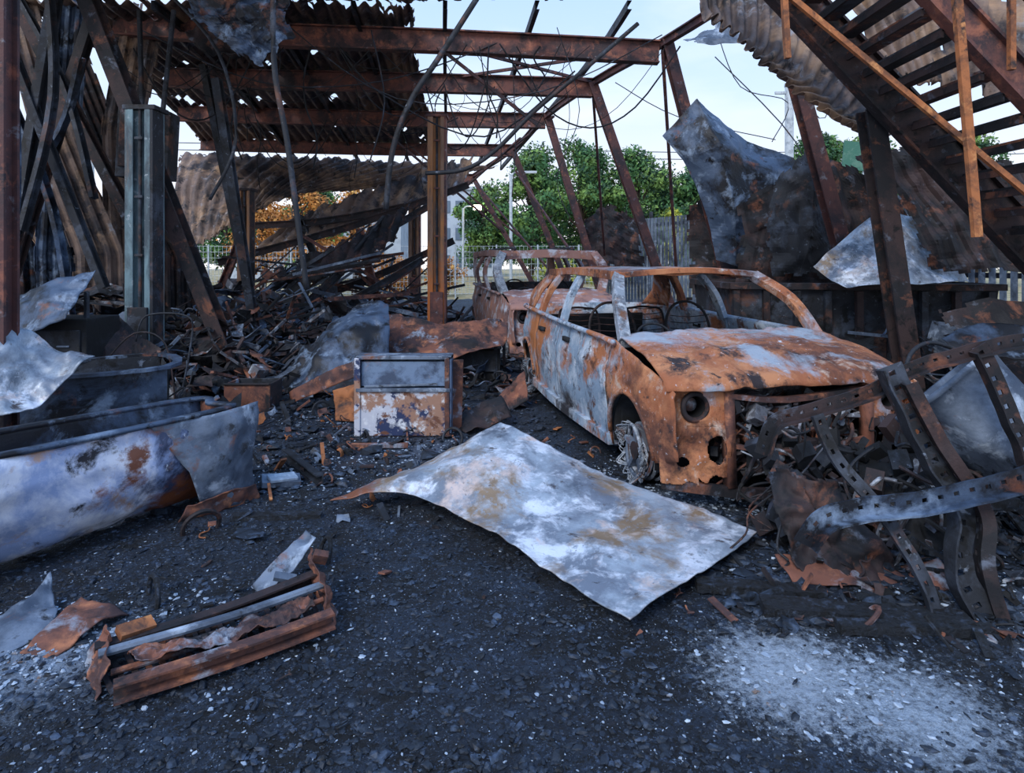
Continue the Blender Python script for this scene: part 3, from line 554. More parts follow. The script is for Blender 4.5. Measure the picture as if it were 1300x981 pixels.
for x,y,z in((-4.7,6,.95),(-4.05,6,1.2),(-4.4,5.7,.9)): mb.bar((x,y,0),(x,y,z),.04,.04,M_char,up=(0,1,0))
mb.box((-4.4,6.1,.5),(.9,.5,.9),M_black); mb.box((-4.4,5.84,.7),(.8,.02,.3),M_char); mb.box((-4.4,5.84,.3),(.8,.02,.4),M_chblue)
for q in(-.25,0,.25): mb.box((-4.4+q,5.82,.7),(.12,.02,.02),M_grey)
mb.done('charred_workbench',bevel=.01)
patch('bent_sheet',[[(-4.4,6.4,.9),(-4.0,6.4,.95),(-3.5,6.3,.6)],[(-4.5,6.0,.5),(-4.0,5.9,.45),(-3.6,6.0,.25)],[(-4.4,5.7,.1),(-4.0,5.6,.08),(-3.7,5.7,.06)]],M_rustdk,nu=30,nv=24,amp=.08,seed=8,lin_=True,smooth=False)
mb=MB(); mb.tube([(-3.7,6.2,.7),(-3.6,6.2,.95),(-3.2,6.2,.95),(-3.15,6.2,.75),(-3.2,6.1,.2)],.009,M_char); mb.tube([(-3.9,6.0,.5),(-3.6,6.0,.8),(-3.3,6.0,.7),(-3.2,6.0,.1)],.008,M_rustdk); mb.done('bent_wire_frame',smooth=True)

mb=MB(); mb.box((-2.52,6.0,.16),(.44,.02,.32),M_rust); mb.box((-2.31,6.15,.16),(.02,.3,.32),M_rustdk); mb.box((-2.73,6.15,.16),(.02,.3,.32),M_rust); mb.box((-2.52,6.3,.16),(.44,.02,.32),M_char); mb.box((-2.52,6.15,.01),(.44,.3,.02),M_char); mb.bar((-2.74,5.99,.32),(-2.30,5.99,.32),.03,.02,M_rustdk); mb.done('rusty_metal_box',bevel=.006)
def cabinet():
    mb=MB(); x0,x1,y,h=-1.31,-.53,5.38,.68
    mb.box(((x0+x1)/2,y+.14,h/2),(x1-x0,.03,h),M_blueb)
    for x in(x0,x1): mb.box((x,y+.06,h/2),(.03,.19,h),M_blueb)
    mb.box(((x0+x1)/2,y+.06,h-.01),(x1-x0+.03,.19,.03),M_grey); mb.box(((x0+x1)/2,y+.06,.02),(x1-x0+.03,.19,.03),M_rust)
    mb.box(((x0+x1)/2,y-.03,.2),(x1-x0-.01,.02,.38),M_cab); mb.box(((x0+x1)/2,y-.035,.40),(x1-x0+.02,.05,.03),M_grey)
    mb.box(((x0+x1)/2,y+.0,.53),(x1-x0-.05,.02,.21),M_blueb)
    mb.bar((x0+.06,y-.05,.43),(x1-.1,y-.05,.45),.02,.02,M_grey)
    mb.box((x0-.0,y-.04,.34),(.05,.03,.66),M_cab); mb.box((x1-.02,y-.04,.34),(.04,.03,.66),M_rust)
    mb.box((x1+.05,y+.12,.32),(.10,.02,.62),M_rust,rot=(0,.03,.5))
    for q in(x0+.12,x1-.14): mb.cyl((q,y-.06,.40),(q,y-.02,.40),.015,M_char,n=8)
    mb.done('metal_cabinet',bevel=.004)
cabinet()
patch('crumpled_blue_sheet',[[(-2.6,6.7,.05),(-2.2,6.5,.10),(-1.75,6.5,.12),(-1.3,6.7,.2)],[(-2.35,7.1,.5),(-2.0,6.9,.7),(-1.7,6.9,.72),(-1.35,6.9,.6)],[(-2.0,7.5,.7),(-1.8,7.4,.98),(-1.6,7.4,1.05),(-1.45,7.4,.98)]],M_chblue,nu=44,nv=36,amp=.07,freq=2.5,lin_=True)
patch('crumpled_rust_sheet',[[(-1.65,7.9,.82),(-.9,7.9,.74),(-.3,7.9,.76),(-.05,8,.72)],[(-1.6,7.6,.62),(-1.0,7.5,.50),(-.4,7.6,.56),(-.05,7.7,.56)],[(-1.5,7.3,.38),(-1.1,7.2,.34),(-.7,7.3,.36),(-.1,7.6,.48)]],M_rust,nu=44,nv=30,amp=.08,freq=2.5,seed=5,lin_=True)
patch('crumpled_rust_sheet',[[(-2.2,6.2,.20),(-1.8,6.1,.42),(-1.45,6.2,.55)],[(-2.15,6.15,.10),(-1.75,6.05,.28),(-1.42,6.1,.42)]],M_rust,nu=24,nv=10,amp=.04,freq=4,seed=6,lin_=True)
patch('crumpled_rust_sheet',[[(-1.65,5.8,.30),(-1.45,5.8,.36)],[(-1.6,5.7,.05),(-1.38,5.65,.05)]],M_orange,nu=14,nv=14,amp=.03,freq=5,seed=7)
mb=MB()
for x,y,z in((-1.55,7.85,.76),(-.1,7.95,.68),(-1.5,7.4,.35),(-.2,7.7,.46)): mb.bar((x,y,0),(x,y,z),.04,.04,M_char,up=(0,1,0))
mb.box((-.85,7.95,.22),(1.4,.5,.40),M_black); mb.box((-.85,7.68,.27),(1.3,.03,.25),M_char); mb.done('charred_bench_frame')
patch('bent_rust_offcut',[[(-.55,5.6,.05),(-.35,5.7,.2),(-.1,5.8,.28)],[(-.4,5.4,.02),(-.2,5.5,.06),(0,5.6,.12)]],M_rustdk,nu=16,nv=14,amp=.05,freq=5,lin_=True)
patch('bent_rust_offcut',[[(-.2,6.3,.1),(.0,6.4,.25),(.12,6.4,.38)],[(-.1,6.1,.02),(.05,6.2,.06),(.16,6.2,.12)]],M_rust,nu=16,nv=14,amp=.05,freq=5,seed=4,lin_=True)

# ---------- bottom left ----------
mb=MB()
mb.chan([(-1.34,2.12,.06),(-1.0,2.33,.065),(-.72,2.51,.085)],.06,.05,M_rust,k=6)
mb.chan([(-1.53,2.31,.07),(-1.2,2.54,.07),(-.86,2.78,.11)],.06,.05,M_rustdk,k=6)
mb.tube([(-1.47,2.24,.10),(-1.1,2.47,.105),(-.80,2.66,.13)],.015,M_grey)
mb.tube([(-1.40,2.2,.06),(-1.1,2.40,.06),(-.78,2.60,.1)],.010,M_rust)
for t in np.linspace(0,1,19):
    a=V((-1.34,2.12,.04)).lerp(V((-.72,2.51,.06)),t); b_=V((-1.53,2.31,.04)).lerp(V((-.86,2.78,.08)),t); mb.bar(a,b_,.016,.005,M_rustdk)
patch_into(mb,[[(-1.58,2.30,.03),(-1.52,2.34,.15)],[(-1.50,2.22,.02),(-1.46,2.26,.13)],[(-1.42,2.12,.02),(-1.40,2.16,.10)]],M_rust,nu=10,nv=16,amp=.03,freq=9,seed=2)
patch_into(mb,[[(-.90,2.82,.04),(-.92,2.82,.21)],[(-.80,2.70,.03),(-.83,2.68,.18)],[(-.72,2.54,.02),(-.76,2.54,.13)]],M_rust,nu=10,nv=16,amp=.035,freq=9,seed=3)
mb.box((-1.42,2.38,.11),(.12,.06,.025),M_orange,rot=(.3,.1,.9)); mb.box((-.84,2.76,.20),(.06,.03,.05),M_rust,rot=(.5,.3,.3)); mb.box((-.98,2.72,.13),(.09,.03,.02),M_grey,rot=(.5,.3,.3))
patch_into(mb,[[(-1.3,2.18,.10),(-1.0,2.36,.09),(-.78,2.50,.12)],[(-1.38,2.26,.085),(-1.08,2.46,.07),(-.84,2.60,.11)]],M_rust,nu=50,nv=12,amp=.025,freq=14)
mb.done('rusted_radiator_frame',solid=.003)
patch('bent_offcut',[[(-1.18,2.85,.03),(-1.08,2.95,.12),(-1.0,3.05,.2)],[(-1.1,2.78,.02),(-1.0,2.88,.08),(-.93,3.0,.17)]],M_grey,nu=18,nv=14,amp=.03,freq=6)
patch('bent_offcut',[[(-2.2,2.4,.02),(-2.05,2.62,.08),(-2.05,2.8,.12)],[(-1.95,2.3,.03),(-1.85,2.5,.04),(-1.9,2.65,.05)]],M_grey,nu=18,nv=14,amp=.03,freq=5,seed=2)
patch('bent_offcut',[[(-1.86,2.38,.02),(-1.85,2.55,.07),(-1.83,2.68,.09)],[(-1.72,2.36,.02),(-1.66,2.5,.05),(-1.60,2.64,.03)]],M_rust,nu=18,nv=14,amp=.03,freq=5,seed=3)
mb=MB(); mb.chan([(-1.68,4.75,.05),(-1.24,4.15,.06)],.06,.05,M_char,t=.01); mb.done('steel_channel_offcut')
mb=MB(); mb.box((-1.35,3.62,.03),(.5,.06,.03),M_board,rot=(0,.02,.1)); mb.done('charred_board')
mb=MB(); mb.box((-1.52,4.15,.05),(.24,.14,.04),M_grey,rot=(.1,.1,.4)); mb.box((-1.5,4.12,.08),(.18,.09,.02),M_ash,rot=(.2,.1,.7)); mb.done('burnt_book_stack',bevel=.004)
mb=MB(); mb.box((-1.05,5.0,.03),(.45,.05,.03),M_rust,rot=(0,0,.05)); mb.done('rusty_strip')

# ---------- right foreground ----------
def perf(mb,pts,w,mat,up=(0,-1,0),step=.022):
    P=spl(pts,12); D=[0]
    for i in range(1,len(P)): D.append(D[-1]+(P[i]-P[i-1]).length)
    n=int(D[-1]/step); up=V(up)
    Q=[]
    for i in range(n+1):
        d=D[-1]*i/n; j=min(max(int(np.searchsorted(D,d)),1),len(P)-1); f=(d-D[j-1])/(D[j]-D[j-1]+1e-9); Q.append(P[j-1].lerp(P[j],f))
    vs=[];fs=[]
    rows=(-.5,-.13,.13,.5)
    for i,q in enumerate(Q):
        t=(Q[min(i+1,n)]-Q[max(i-1,0)]).normalized(); a=t.cross(up).normalized(); b=a.cross(t)
        wob=.12*noise.noise(q*9)
        for r in rows: vs.append(q+a*(r+wob)*w)
        vs.append(q+a*(.5+wob)*w+b*w*.6)
    for i in range(n):
        for k in range(4):
            if k==1 and i%3==1: continue
            a=i*5+k; fs.append((a,a+1,a+6,a+5))
    mb.add(vs,fs,mat)
mb=MB()
perf(mb,[(1.14,2.9,.61),(1.21,2.9,.76),(1.41,2.9,.82),(1.63,2.9,.89),(1.81,2.9,.99),(1.99,2.9,1.05),(2.4,2.95,1.13),(2.8,3.0,1.15)],.06,M_rustdk)
perf(mb,[(1.2,2.6,.33),(1.27,2.6,.43),(1.46,2.6,.48),(1.72,2.6,.51),(2.11,2.6,.61),(2.5,2.65,.72)],.08,M_chblue)
perf(mb,[(1.70,2.85,1.02),(1.80,2.8,.75),(1.93,2.72,.45),(1.88,2.65,.22),(1.95,2.6,.02)],.12,M_char)
perf(mb,[(1.74,2.80,.95),(1.85,2.76,.70),(1.99,2.70,.43),(1.96,2.65,.22),(2.0,2.62,.02)],.08,M_rustdk,up=(1,-.3,0))
perf(mb,[(2.14,2.9,1.10),(2.22,2.9,.95),(2.33,2.85,.6),(2.5,2.8,.02)],.09,M_rustdk)
perf(mb,[(1.38,2.85,.80),(1.44,2.8,.62),(1.56,2.7,.45),(1.7,2.62,.2),(1.75,2.6,.02)],.055,M_char)
mb.done('bent_shelving_rack',solid=.009)
def tub():
    mb=MB(); Mx=Matrix.Translation((2.26,3.3,.86))@Euler((math.radians(-38),math.radians(-28),math.radians(20)),'XYZ').to_matrix().to_4x4()
    n=40
    def rr(a,w,h):
        e=.5; c_,s_=math.cos(a),math.sin(a); return (w*math.copysign(abs(c_)**e,c_),h*math.copysign(abs(s_)**e,s_))
    rings=[(.5,.0,.0),(.5,.16,.14),(.485,.19,.16),(.3,.21,.18),(.29,.217,.188),(.27,.212,.182),(.1,.232,.20),(0,.25,.215),(-.005,.27,.235),(.02,.272,.237)]
    vs=[];fs=[]
    for (z,w,h) in rings:
        for i in range(n):
            x,y=rr(2*math.pi*i/n,w,h); d=.02*noise.noise(V((x*8,y*8,z*8))); vs.append(Mx@V((x+d,y+d,-z)))
    for k in range(len(rings)-1):
        for i in range(n): fs.append((k*n+i,k*n+(i+1)%n,(k+1)*n+(i+1)%n,(k+1)*n+i))
    mb.add(vs,fs,M_grey)
    mb.tube([Mx@V((-.26,0,-.02)),Mx@V((-.1,-.05,.18)),Mx@V((.1,-.05,.18)),Mx@V((.26,0,-.02))],.007,M_char)
    mb.done('metal_bucket_tub',smooth=True,solid=.008)
tub()
mb=MB()
for x,y,h in ((2.1,3.35,.35),(2.45,3.4,.4),(2.25,3.15,.3)): mb.bar((x,y,0),(x+.05,y,h),.05,.05,M_rustdk,up=(0,1,0))
mb.box((2.28,3.35,.30),(.55,.4,.06),M_char,rot=(.1,.1,.2)); mb.box((2.3,3.4,.15),(.4,.3,.28),M_black,rot=(0,.1,.4)); mb.done('charred_stand')
patch('crumpled_bumper_panel',[[(1.22,3.1,.50),(1.38,3.0,.52),(1.55,3.0,.46)],[(1.24,3.0,.32),(1.42,2.92,.33),(1.66,2.92,.30)],[(1.27,2.92,.14),(1.5,2.85,.12),(1.8,2.85,.10)],[(1.35,2.8,.02),(1.6,2.75,.02),(1.9,2.75,.02)]],M_rustdk,nu=44,nv=40,amp=.08,freq=5,rag=1,seed=2,lin_=True)
patch('crumpled_bumper_panel',[[(1.75,3.4,.5),(1.95,3.3,.48),(2.1,3.3,.4)],[(1.8,3.15,.28),(1.95,3.05,.3),(2.2,3.05,.25)],[(1.8,2.95,.05),(2.0,2.9,.05),(2.3,2.9,.05)]],M_black,nu=36,nv=36,amp=.07,freq=4,rag=1,seed=3,lin_=True)
patch('bent_rust_strip',[[(1.25,3.0,.10),(1.5,2.95,.13),(1.75,2.92,.10),(1.95,2.88,.14)],[(1.27,2.84,.04),(1.5,2.79,.07),(1.75,2.76,.04),(1.95,2.74,.07)]],M_rust,nu=40,nv=16,amp=.03,freq=5)
mb=MB(); E=random.Random(77)
for i in range(60):
    x=E.uniform(1.35,2.3); y=E.uniform(3.0,3.6); z=E.uniform(.1,.65)
    P_=[V((x,y,z))]
    for q in range(4): P_.append(P_[-1]+V((E.uniform(-.12,.12),E.uniform(-.1,.08),E.uniform(-.14,.06))))
    for q in P_: q.z=max(.02,q.z)
    mb.tube(P_,E.uniform(.004,.013),E.choice([M_char,M_black,M_rustdk,M_engine]),n=6)
for i in range(70):
    x=E.uniform(1.35,2.3); y=E.uniform(3.1,3.6); mb.box((x,y,E.uniform(.05,.55)),(E.uniform(.03,.14),E.uniform(.03,.1),E.uniform(.03,.12)),E.choice([M_char,M_rustdk,M_black,M_black]),rot=(E.uniform(-1,1),E.uniform(-1,1),E.uniform(-1,1)))
mb.done('tangled_engine_scrap',bevel=.004)
for c_,sz,rot in [((1.1,2.80,.04),(.55,.075,.04),(0,.02,-.12)),((1.45,2.60,.04),(.8,.11,.045),(0,0,-.16)),((1.6,2.50,.04),(.6,.06,.04),(0,0,-.05))]:
    mb=MB(); n=24
    def f(u,v):
        ca=[(-1,-1),(1,-1),(1,1),(-1,1),(-1,-1)][int(v)]
        q=Euler(rot).to_matrix()@V((u*sz[0]/2,ca[0]*sz[1]/2*(1+.12*noise.noise(V((u*6,v,0)))),ca[1]*sz[2]/2*(1+.35*noise.noise(V((u*8,v,5)))))); return tuple(V(c_)+q)
    mb.grid(f,list(np.linspace(-1,1,n)),[0,1,2,3,4],M_board)
    mb.f.append((0,n,2*n,3*n)); mb.m.append(0); mb.f.append((n-1,2*n-1,3*n-1,4*n-1)); mb.m.append(0)
    mb.done('charred_board')

# ---------- right side ----------
mb=MB()
for a,b_,c_,d_ in [((2.5,7,0),(4.9,6.6,0),(5.0,6.5,1.2),(2.4,6.9,1.2)),((2.5,8.2,0),(4.9,7.8,0),(5.0,7.9,1.2),(2.4,8.3,1.2)),((2.5,7,0),(2.5,8.2,0),(2.4,8.3,1.2),(2.4,6.9,1.2)),((4.9,6.6,0),(4.9,7.8,0),(5.0,7.9,1.2),(5.0,6.5,1.2))]:
    patch_into(mb,[[a,tuple((V(a)+V(b_))/2),b_],[d_,tuple((V(d_)+V(c_))/2),c_]],M_char,nu=30,nv=14,amp=.02)
for i,t in enumerate(np.linspace(0,1,9)):
    a=V((2.48,6.93,.05)).lerp(V((4.93,6.5,.05)),t); mb.bar(a,a+V((-.04,-.06,1.12)),.06,.05,M_rustdk if i%3==1 else M_char,up=(0,1,0))
mb.path([(2.38,6.88,1.22),(5.02,6.45,1.22),(5.02,7.95,1.22),(2.38,8.33,1.22),(2.38,6.88,1.22)],.09,.06,M_rustdk,k=1)
mb.done('charred_skip_container',solid=.012)
K=dict(lin_=True,smooth=False)
patch('charred_cladding_sheet',[[(2.05,8.6,3.2),(2.5,8.5,3.7),(3.1,8.7,3.25),(3.85,8.6,2.9)],[(2.3,8.5,2.85),(2.7,8.2,3.0),(3.2,8.4,2.8),(3.95,8.5,2.6)],[(2.6,8.5,2.2),(2.9,8.2,2.2),(3.2,8.4,2.1),(3.6,8.5,2.1)],[(2.75,8.5,1.5),(3.0,8.4,1.4),(3.3,8.4,1.4),(3.7,8.5,1.3)]],M_chblue,nu=50,nv=50,amp=.05,freq=1.8,seed=1,**K)
patch('charred_cladding_sheet',[[(2.85,8.1,2.2),(3.4,7.7,2.6),(4.0,7.9,2.8),(4.6,7.7,2.45)],[(2.9,8,1.8),(3.5,7.6,2.1),(4.2,7.8,2.0),(4.9,7.6,1.9)],[(2.8,8.1,1.1),(3.4,7.8,1.1),(4.3,7.7,1.1),(5.2,7.9,1.1)]],M_rustdk,nu=50,nv=44,amp=.08,freq=1.8,rag=.4,seed=4,corr=.015,cn=9,**K)
patch('charred_cladding_sheet',[[(3.2,7.6,2.5),(3.5,7.4,2.9),(3.9,7.5,2.3)],[(3.0,7.5,1.9),(3.5,7.3,1.9),(3.8,7.4,1.6)],[(3.1,7.5,1.3),(3.4,7.4,1.3),(3.9,7.5,1.25)]],M_char,nu=40,nv=34,amp=.08,freq=2,rag=.4,seed=14,**K)
patch('pale_crumpled_sheet',[[(3.1,6.5,1.45),(3.35,6.5,1.72),(3.85,6.5,2.05),(4.3,6.6,1.9)],[(3.2,6.3,1.30),(3.5,6.2,1.5),(3.9,6.2,1.55),(4.4,6.4,1.6)],[(3.3,6.2,1.25),(3.7,6.1,1.28),(4.1,6.1,1.28),(4.6,6.3,1.3)]],M_pale,nu=40,nv=34,amp=.07,freq=2,seed=5,**K)
patch('charred_cladding_sheet',[[(3.5,6.4,2.6),(4.3,6.3,2.7),(5.2,6.2,2.4)],[(3.9,6.2,2.0),(4.5,6.1,2.1),(5.3,6.0,1.9)],[(4.1,6.1,1.35),(4.7,6.0,1.4),(5.4,5.9,1.3)]],M_rustdk,nu=50,nv=44,amp=.12,freq=1.8,rag=.6,seed=7,corr=.02,cn=8,**K)
patch('charred_cladding_sheet',[[(3.3,4.9,1.15),(3.7,4.9,1.25),(4.2,4.8,1.2)],[(3.4,4.7,.7),(3.8,4.6,.75),(4.3,4.6,.7)],[(3.4,4.6,.02),(3.8,4.5,.02),(4.4,4.5,.02)]],M_rustdk,nu=40,nv=34,amp=.08,freq=2,rag=.8,seed=9,**K)
patch('bent_sheet',[[(3.0,4.4,.95),(3.3,4.4,1.08),(3.8,4.4,1.02)],[(3.0,4.2,.82),(3.3,4.2,.86),(3.8,4.2,.84)]],M_chblue,nu=24,nv=12,amp=.05,freq=3,seed=12)
patch('charred_cladding_sheet',[[(2.6,9.4,2.4),(3.2,9.2,2.5),(3.6,9.2,2.3)],[(2.6,9.4,.9),(3.2,9.2,.9),(3.8,9.2,.9)]],M_rustdk,nu=30,nv=34,amp=.1,freq=2,rag=.8,seed=10,**K)
patch('charred_cladding_sheet',[[(1.6,14.0,2.4),(2.1,14.0,2.8),(2.8,14,2.5)],[(1.5,14,1.2),(2.1,13.9,1.3),(3.0,14,1.2)]],M_rustdk,nu=30,nv=24,amp=.1,freq=2,rag=.8,seed=11,**K)
patch('buckled_corrugated_sheet',[[(1.75,6.0,4.2),(2.4,5.9,4.0),(3.1,5.8,3.35),(3.55,5.7,2.75)],[(1.75,5.75,3.75),(2.25,5.6,3.45),(2.75,5.5,2.95),(3.3,5.5,2.6)],[(1.75,5.5,3.65),(2.05,5.4,3.30),(2.45,5.4,2.95),(3.0,5.4,2.62)]],M_roof,nu=150,nv=44,amp=.08,freq=1.8,corr=.032,cn=17,rag=.6,seed=2)
patch('buckled_corrugated_sheet',[[(3.3,6.6,4.9),(4.6,6.4,4.9),(6.2,6.3,4.6)],[(3.5,6.3,3.9),(4.4,6.2,4.0),(5.8,6.1,3.6)],[(3.6,6.0,3.2),(4.4,5.9,3.1),(5.6,5.9,2.7)]],M_roof,nu=120,nv=40,amp=.12,freq=1.5,corr=.035,cn=15,rag=.8,seed=3,holes=.5)
patch('hanging_crumpled_sheet',[[(1.9,7,3.95),(2.4,6.9,4.2),(2.7,6.8,4.1)],[(1.95,6.8,3.85),(2.4,6.7,3.85),(2.75,6.6,3.75)]],M_grey,nu=40,nv=20,amp=.08,freq=2,rag=.6,seed=7,**K)
# staircase
mb=MB(); a=V((2.0,5.05,3.88)); b_=V((5.39,5.05,.3)); d=(b_-a)
a2=a-d*.16
mb.ibeam([a2,b_],.32,.12,M_rustdk); mb.ibeam([a2+V((.1,-1.0,.0)),b_+V((.1,-1.0,0))],.20,.10,M_beam)
n=30
for i in range(n):
    p=a2.lerp(b_,(i+.5)/n)+V((.05,-.5,.0)); mb.box(p,(.18,.92,.03),M_char if i%3 else M_rust); mb.box(p+V((-.09,0,-.03)),(.02,.92,.05),M_rustdk)
mb.done('collapsed_staircase')
mb=MB()
for off in (.45,.9): mb.bar(a2+V((.1,-1.1,off)),b_+V((.1,-1.1,off)),.03,.03,M_orange)
for t in (.05,.22,.40,.58,.76,.94):
    p=(a2+V((.1,-1.1,0))).lerp(b_+V((.1,-1.1,0)),t); mb.bar(p-V((0,0,.1)),p+V((.0,0,.92)),.035,.035,M_orange,up=(0,1,0))
mb.bar((2.66,3.80,3.35),(2.82,3.82,1.64),.05,.035,M_orange,up=(0,1,0)); mb.bar((1.72,4.0,3.3),(1.75,4.0,2.78),.035,.035,M_orange,up=(0,1,0)); mb.bar((1.55,4.0,3.35),(3.3,4.0,1.9),.03,.035,M_orange)
mb.done('stair_railing')
mb=MB(); A=V((2.3,16,0)); B=V((7.2,6.2,0)); n=90
for i in range(n):
    p=A.lerp(B,i/n); mb.box(p+V((0,0,1.3)),(.07,.03,2.3),M_slat,rot=(0,0,math.atan2(B.y-A.y,B.x-A.x)))
for z in (.3,1.3,2.3): mb.bar(A+V((.04,.02,z)),B+V((.04,.02,z)),.04,.07,M_char)
for i in range(7):
    p=A.lerp(B,i/6)+V((.06,.03,0)); mb.bar(p,p+V((0,0,2.6)),.07,.07,M_char,up=(0,1,0))
mb.done('slatted_fence')

# ---------- background ----------
def tree(name,x,y,h,r,mat,n=3200,leaf=.2,seed=0,low=.25):
    E=random.Random(seed); rg=np.random.default_rng(seed+1); mb=MB()
    mb.tube([(x,y,-.1),(x+.1,y,h*.3),(x-.1,y,h*.6),(x,y,h*.85)],.16,M_bark,n=7)
    blobs=[]; nb=26
    for i in range(nb):
        a=E.uniform(0,6.28); z=E.uniform(low,.94); rad=r*math.sin(math.pi*min(1,max(.1,(z-low*.6)/(1-low*.6)))**.8)*E.uniform(.3,.9)
        c_=V((x+math.cos(a)*rad,y+math.sin(a)*rad,h*z)); blobs.append((c_,r*E.uniform(.22,.42)))
        mb.tube([(x,y,h*z*.7),tuple((V((x,y,h*z*.8))+c_)/2),tuple(c_)],.04,M_bark,n=5)
    k=n//nb; vs=[];fs=[]
    for c_,br in blobs:
        d=rg.normal(size=(k,3)); d/=np.linalg.norm(d,axis=1,keepdims=True); p=np.array(c_)+d*br*rg.uniform(.5,1.15,(k,1))*np.array((1,1,.8))
        u=rg.normal(size=(k,3)); u/=np.linalg.norm(u,axis=1,keepdims=True); w=np.cross(u,d); w/=np.linalg.norm(w,axis=1,keepdims=True)+1e-6
        s_=leaf*rg.uniform(.5,1.1,(k,1)); q=np.stack([p-u*s_,p+w*s_*.5,p+u*s_,p-w*s_*.5],1)
        o=len(vs); vs+=q.reshape(-1,3).tolist(); fs+=[(o+4*i,o+4*i+1,o+4*i+2,o+4*i+3) for i in range(k)]
    mb.add(vs,fs,mat); mb.done(name)
for i,(x,y,h,r) in enumerate([(1.2,40,8.6,2.8),(4.6,42,9.8,3.4),(8.2,41,8.8,3.2),(11.5,40,7.2,2.8),(14.5,42,7,3),(19.5,40,9.5,3.4),(24,42,10,3.5),(28,38,9,3.5),(-2,46,7,2.6),(6.5,48,8.5,3.6),(2.8,47,8.5,3.4),(10.5,47,8,3.2),(-14,44,7,3),(-20,44,8,3.5)]):
    tree('leafy_tree',x,y,h,r,M_leaf,n=9500,leaf=.17,seed=i,low=.15)
tree('yellow_green_bush',8.0,31,4.3,1.1,M_leafy,n=2600,leaf=.12,seed=30,low=.2)
for i,(x,y,h,r) in enumerate([(-9.2,27,5.6,1.9),(-7.0,28,4.8,1.6),(-11.5,29,5,1.8)]): tree('scorched_tree',x,y,h,r,M_leafo,n=3000,leaf=.11,seed=40+i,low=.25)
for i,(x,y) in enumerate([(2,27),(4.5,28),(-5,26),(-3,27)]): tree('dry_bush',x,y,1.6,1.2,M_leafo if i>1 else M_leafy,n=1200,leaf=.1,seed=50+i,low=.2)
mb=MB(); mb.box((-4.2,62,4.0),(5.4,8,8.0),M_bld); mb.box((-4.2,62,8.1),(5.8,8.4,.3),M_galv)
for fx in(-6.1,-4.8,-3.5,-2.3):
    for fz in(1.4,3.9,6.4): mb.box((fx,57.97,fz),(.8,.1,1.1),M_glass)
mb.done('office_building')
mb=MB(); mb.box((-16,55,2.5),(14,8,5),M_bld); mb.box((-16,55,5.1),(14.4,8.4,.3),M_galv)
for i in range(7): mb.box((-21+i*1.7,50.97,2.6),(1,.1,1.4),M_glass)
mb.done('low_warehouse_building')
mb=MB()
for i in range(14): mb.cyl((-15+i*1.6,24.5,0),(-15+i*1.6,24.5,2.1),.03,M_galv,n=6)
for k in range(9): mb.bar((-15,24.5,.2+k*.23),(5.8,24.5,.2+k*.23),.012,.012,M_galv)
for i in range(140): mb.bar((-15+i*.15,24.5,.15),(-15+i*.15,24.5,2.05),.01,.01,M_galv,up=(0,1,0))
mb.done('wire_mesh_fence')
def lamp(x,y,h,lit):
    mb=MB(); mb.cyl((x,y,0),(x,y,h),.07,M_galv,n=10); mb.tube([(x,y,h-.1),(x+.2,y,h+.1),(x+.7,y,h+.12)],.04,M_galv); mb.box((x+.9,y,h+.1),(.5,.2,.1),M_galv)
    if lit: mb.box((x+.9,y,h+.03),(.5,.3,.3),M_lamp)
    mb.done('street_lamp')
lamp(-.05,28,5.3,False); lamp(-3.1,40,4.8,True)
mb=MB(); mb.cyl((8.8,20,0),(8.8,20,7.0),.13,M_galv,n=14); mb.box((8.8,20,6.8),(.9,.08,.08),M_galv); mb.cyl((8.8,20,7),(8.8,20,7.1),.15,M_galv); mb.done('utility_pole')
mb=MB(); mb.box((10.9,20,4.8),(.8,.06,.9),M_sign,rot=(0,.1,0)); mb.cyl((10.6,20.05,0),(10.6,20.05,4.8),.05,M_galv); mb.cyl((11.2,20.05,0),(11.2,20.05,4.8),.05,M_galv); mb.done('green_sign_board')

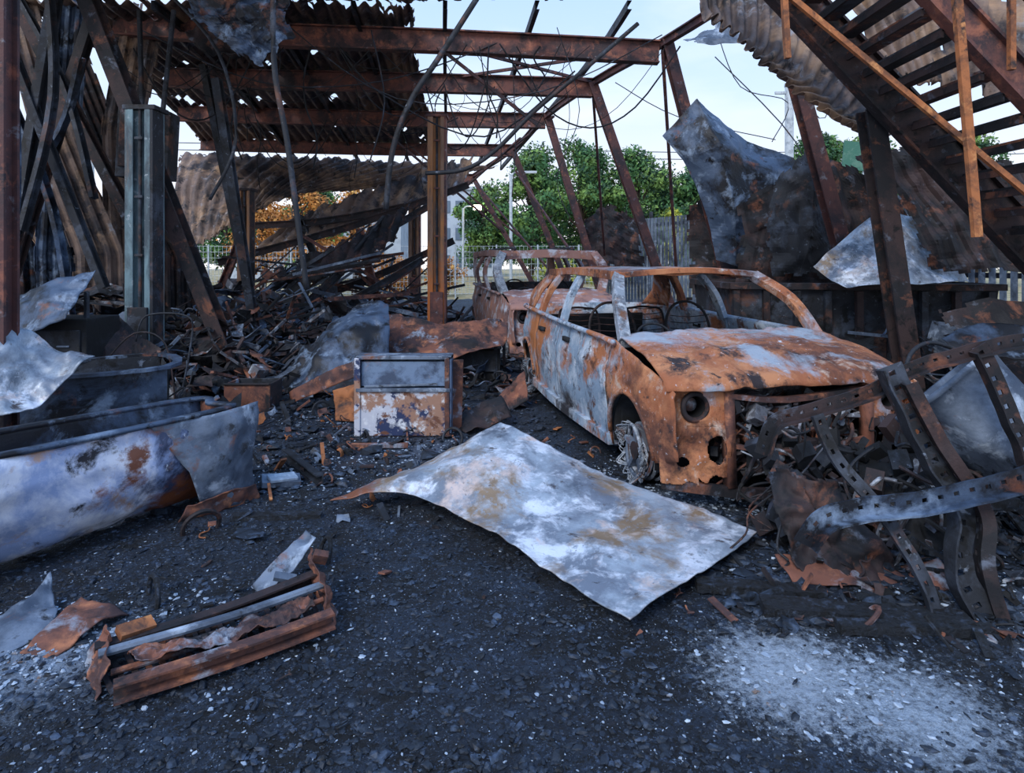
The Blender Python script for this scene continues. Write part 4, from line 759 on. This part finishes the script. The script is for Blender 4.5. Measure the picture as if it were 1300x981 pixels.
# ---------- world, light, camera ----------
w=bpy.data.worlds.new('sky'); bpy.context.scene.world=w; w.use_nodes=True; nt=w.node_tree; N=nt.nodes; L=nt.links
bg=N['Background']; tc=N.new('ShaderNodeTexCoord'); sx=N.new('ShaderNodeSeparateXYZ'); L.new(tc.outputs['Generated'],sx.inputs[0])
cr=N.new('ShaderNodeValToRGB'); cr.color_ramp.elements[0].position=.0; cr.color_ramp.elements[0].color=lin((240,236,236)); cr.color_ramp.elements[1].position=.6; cr.color_ramp.elements[1].color=lin((132,178,236))
e=cr.color_ramp.elements.new(.25); e.color=lin((192,214,244)); L.new(sx.outputs[2],cr.inputs[0])
n=N.new('ShaderNodeTexNoise'); n.inputs['Scale'].default_value=2.5; n.inputs['Detail'].default_value=6; mp=N.new('ShaderNodeMapping'); mp.inputs['Scale'].default_value=(1,1,3); L.new(tc.outputs['Generated'],mp.inputs[0]); L.new(mp.outputs[0],n.inputs[0])
r=N.new('ShaderNodeMapRange'); r.inputs[1].default_value=.5; r.inputs[2].default_value=.75; r.inputs[4].default_value=.6; L.new(n.outputs[0],r.inputs[0])
mx=N.new('ShaderNodeMix'); mx.data_type='RGBA'; L.new(r.outputs[0],mx.inputs[0]); L.new(cr.outputs[0],mx.inputs[6]); mx.inputs[7].default_value=lin((238,240,246)); L.new(mx.outputs[2],bg.inputs[0]); bg.inputs[1].default_value=1.4
sl=bpy.data.lights.new('low_sun','SUN'); sl.energy=2.3; sl.angle=math.radians(26); sl.color=(1,.95,.88); so=bpy.data.objects.new('low_sun',sl); C.objects.link(so); so.rotation_euler=Euler((math.radians(48),0,math.radians(-30)))
cam=bpy.data.cameras.new('camera'); cam.lens=800/1300*36; cam.sensor_width=36; cam.shift_y=-(490.5-330)/1300; cam.clip_end=400
co=bpy.data.objects.new('camera',cam); C.objects.link(co); co.location=(0,0,1.5); co.rotation_euler=(math.pi/2,0,0)
sc=bpy.context.scene; sc.camera=co; sc.view_settings.view_transform='Standard'; sc.view_settings.look='None'; sc.view_settings.exposure=0
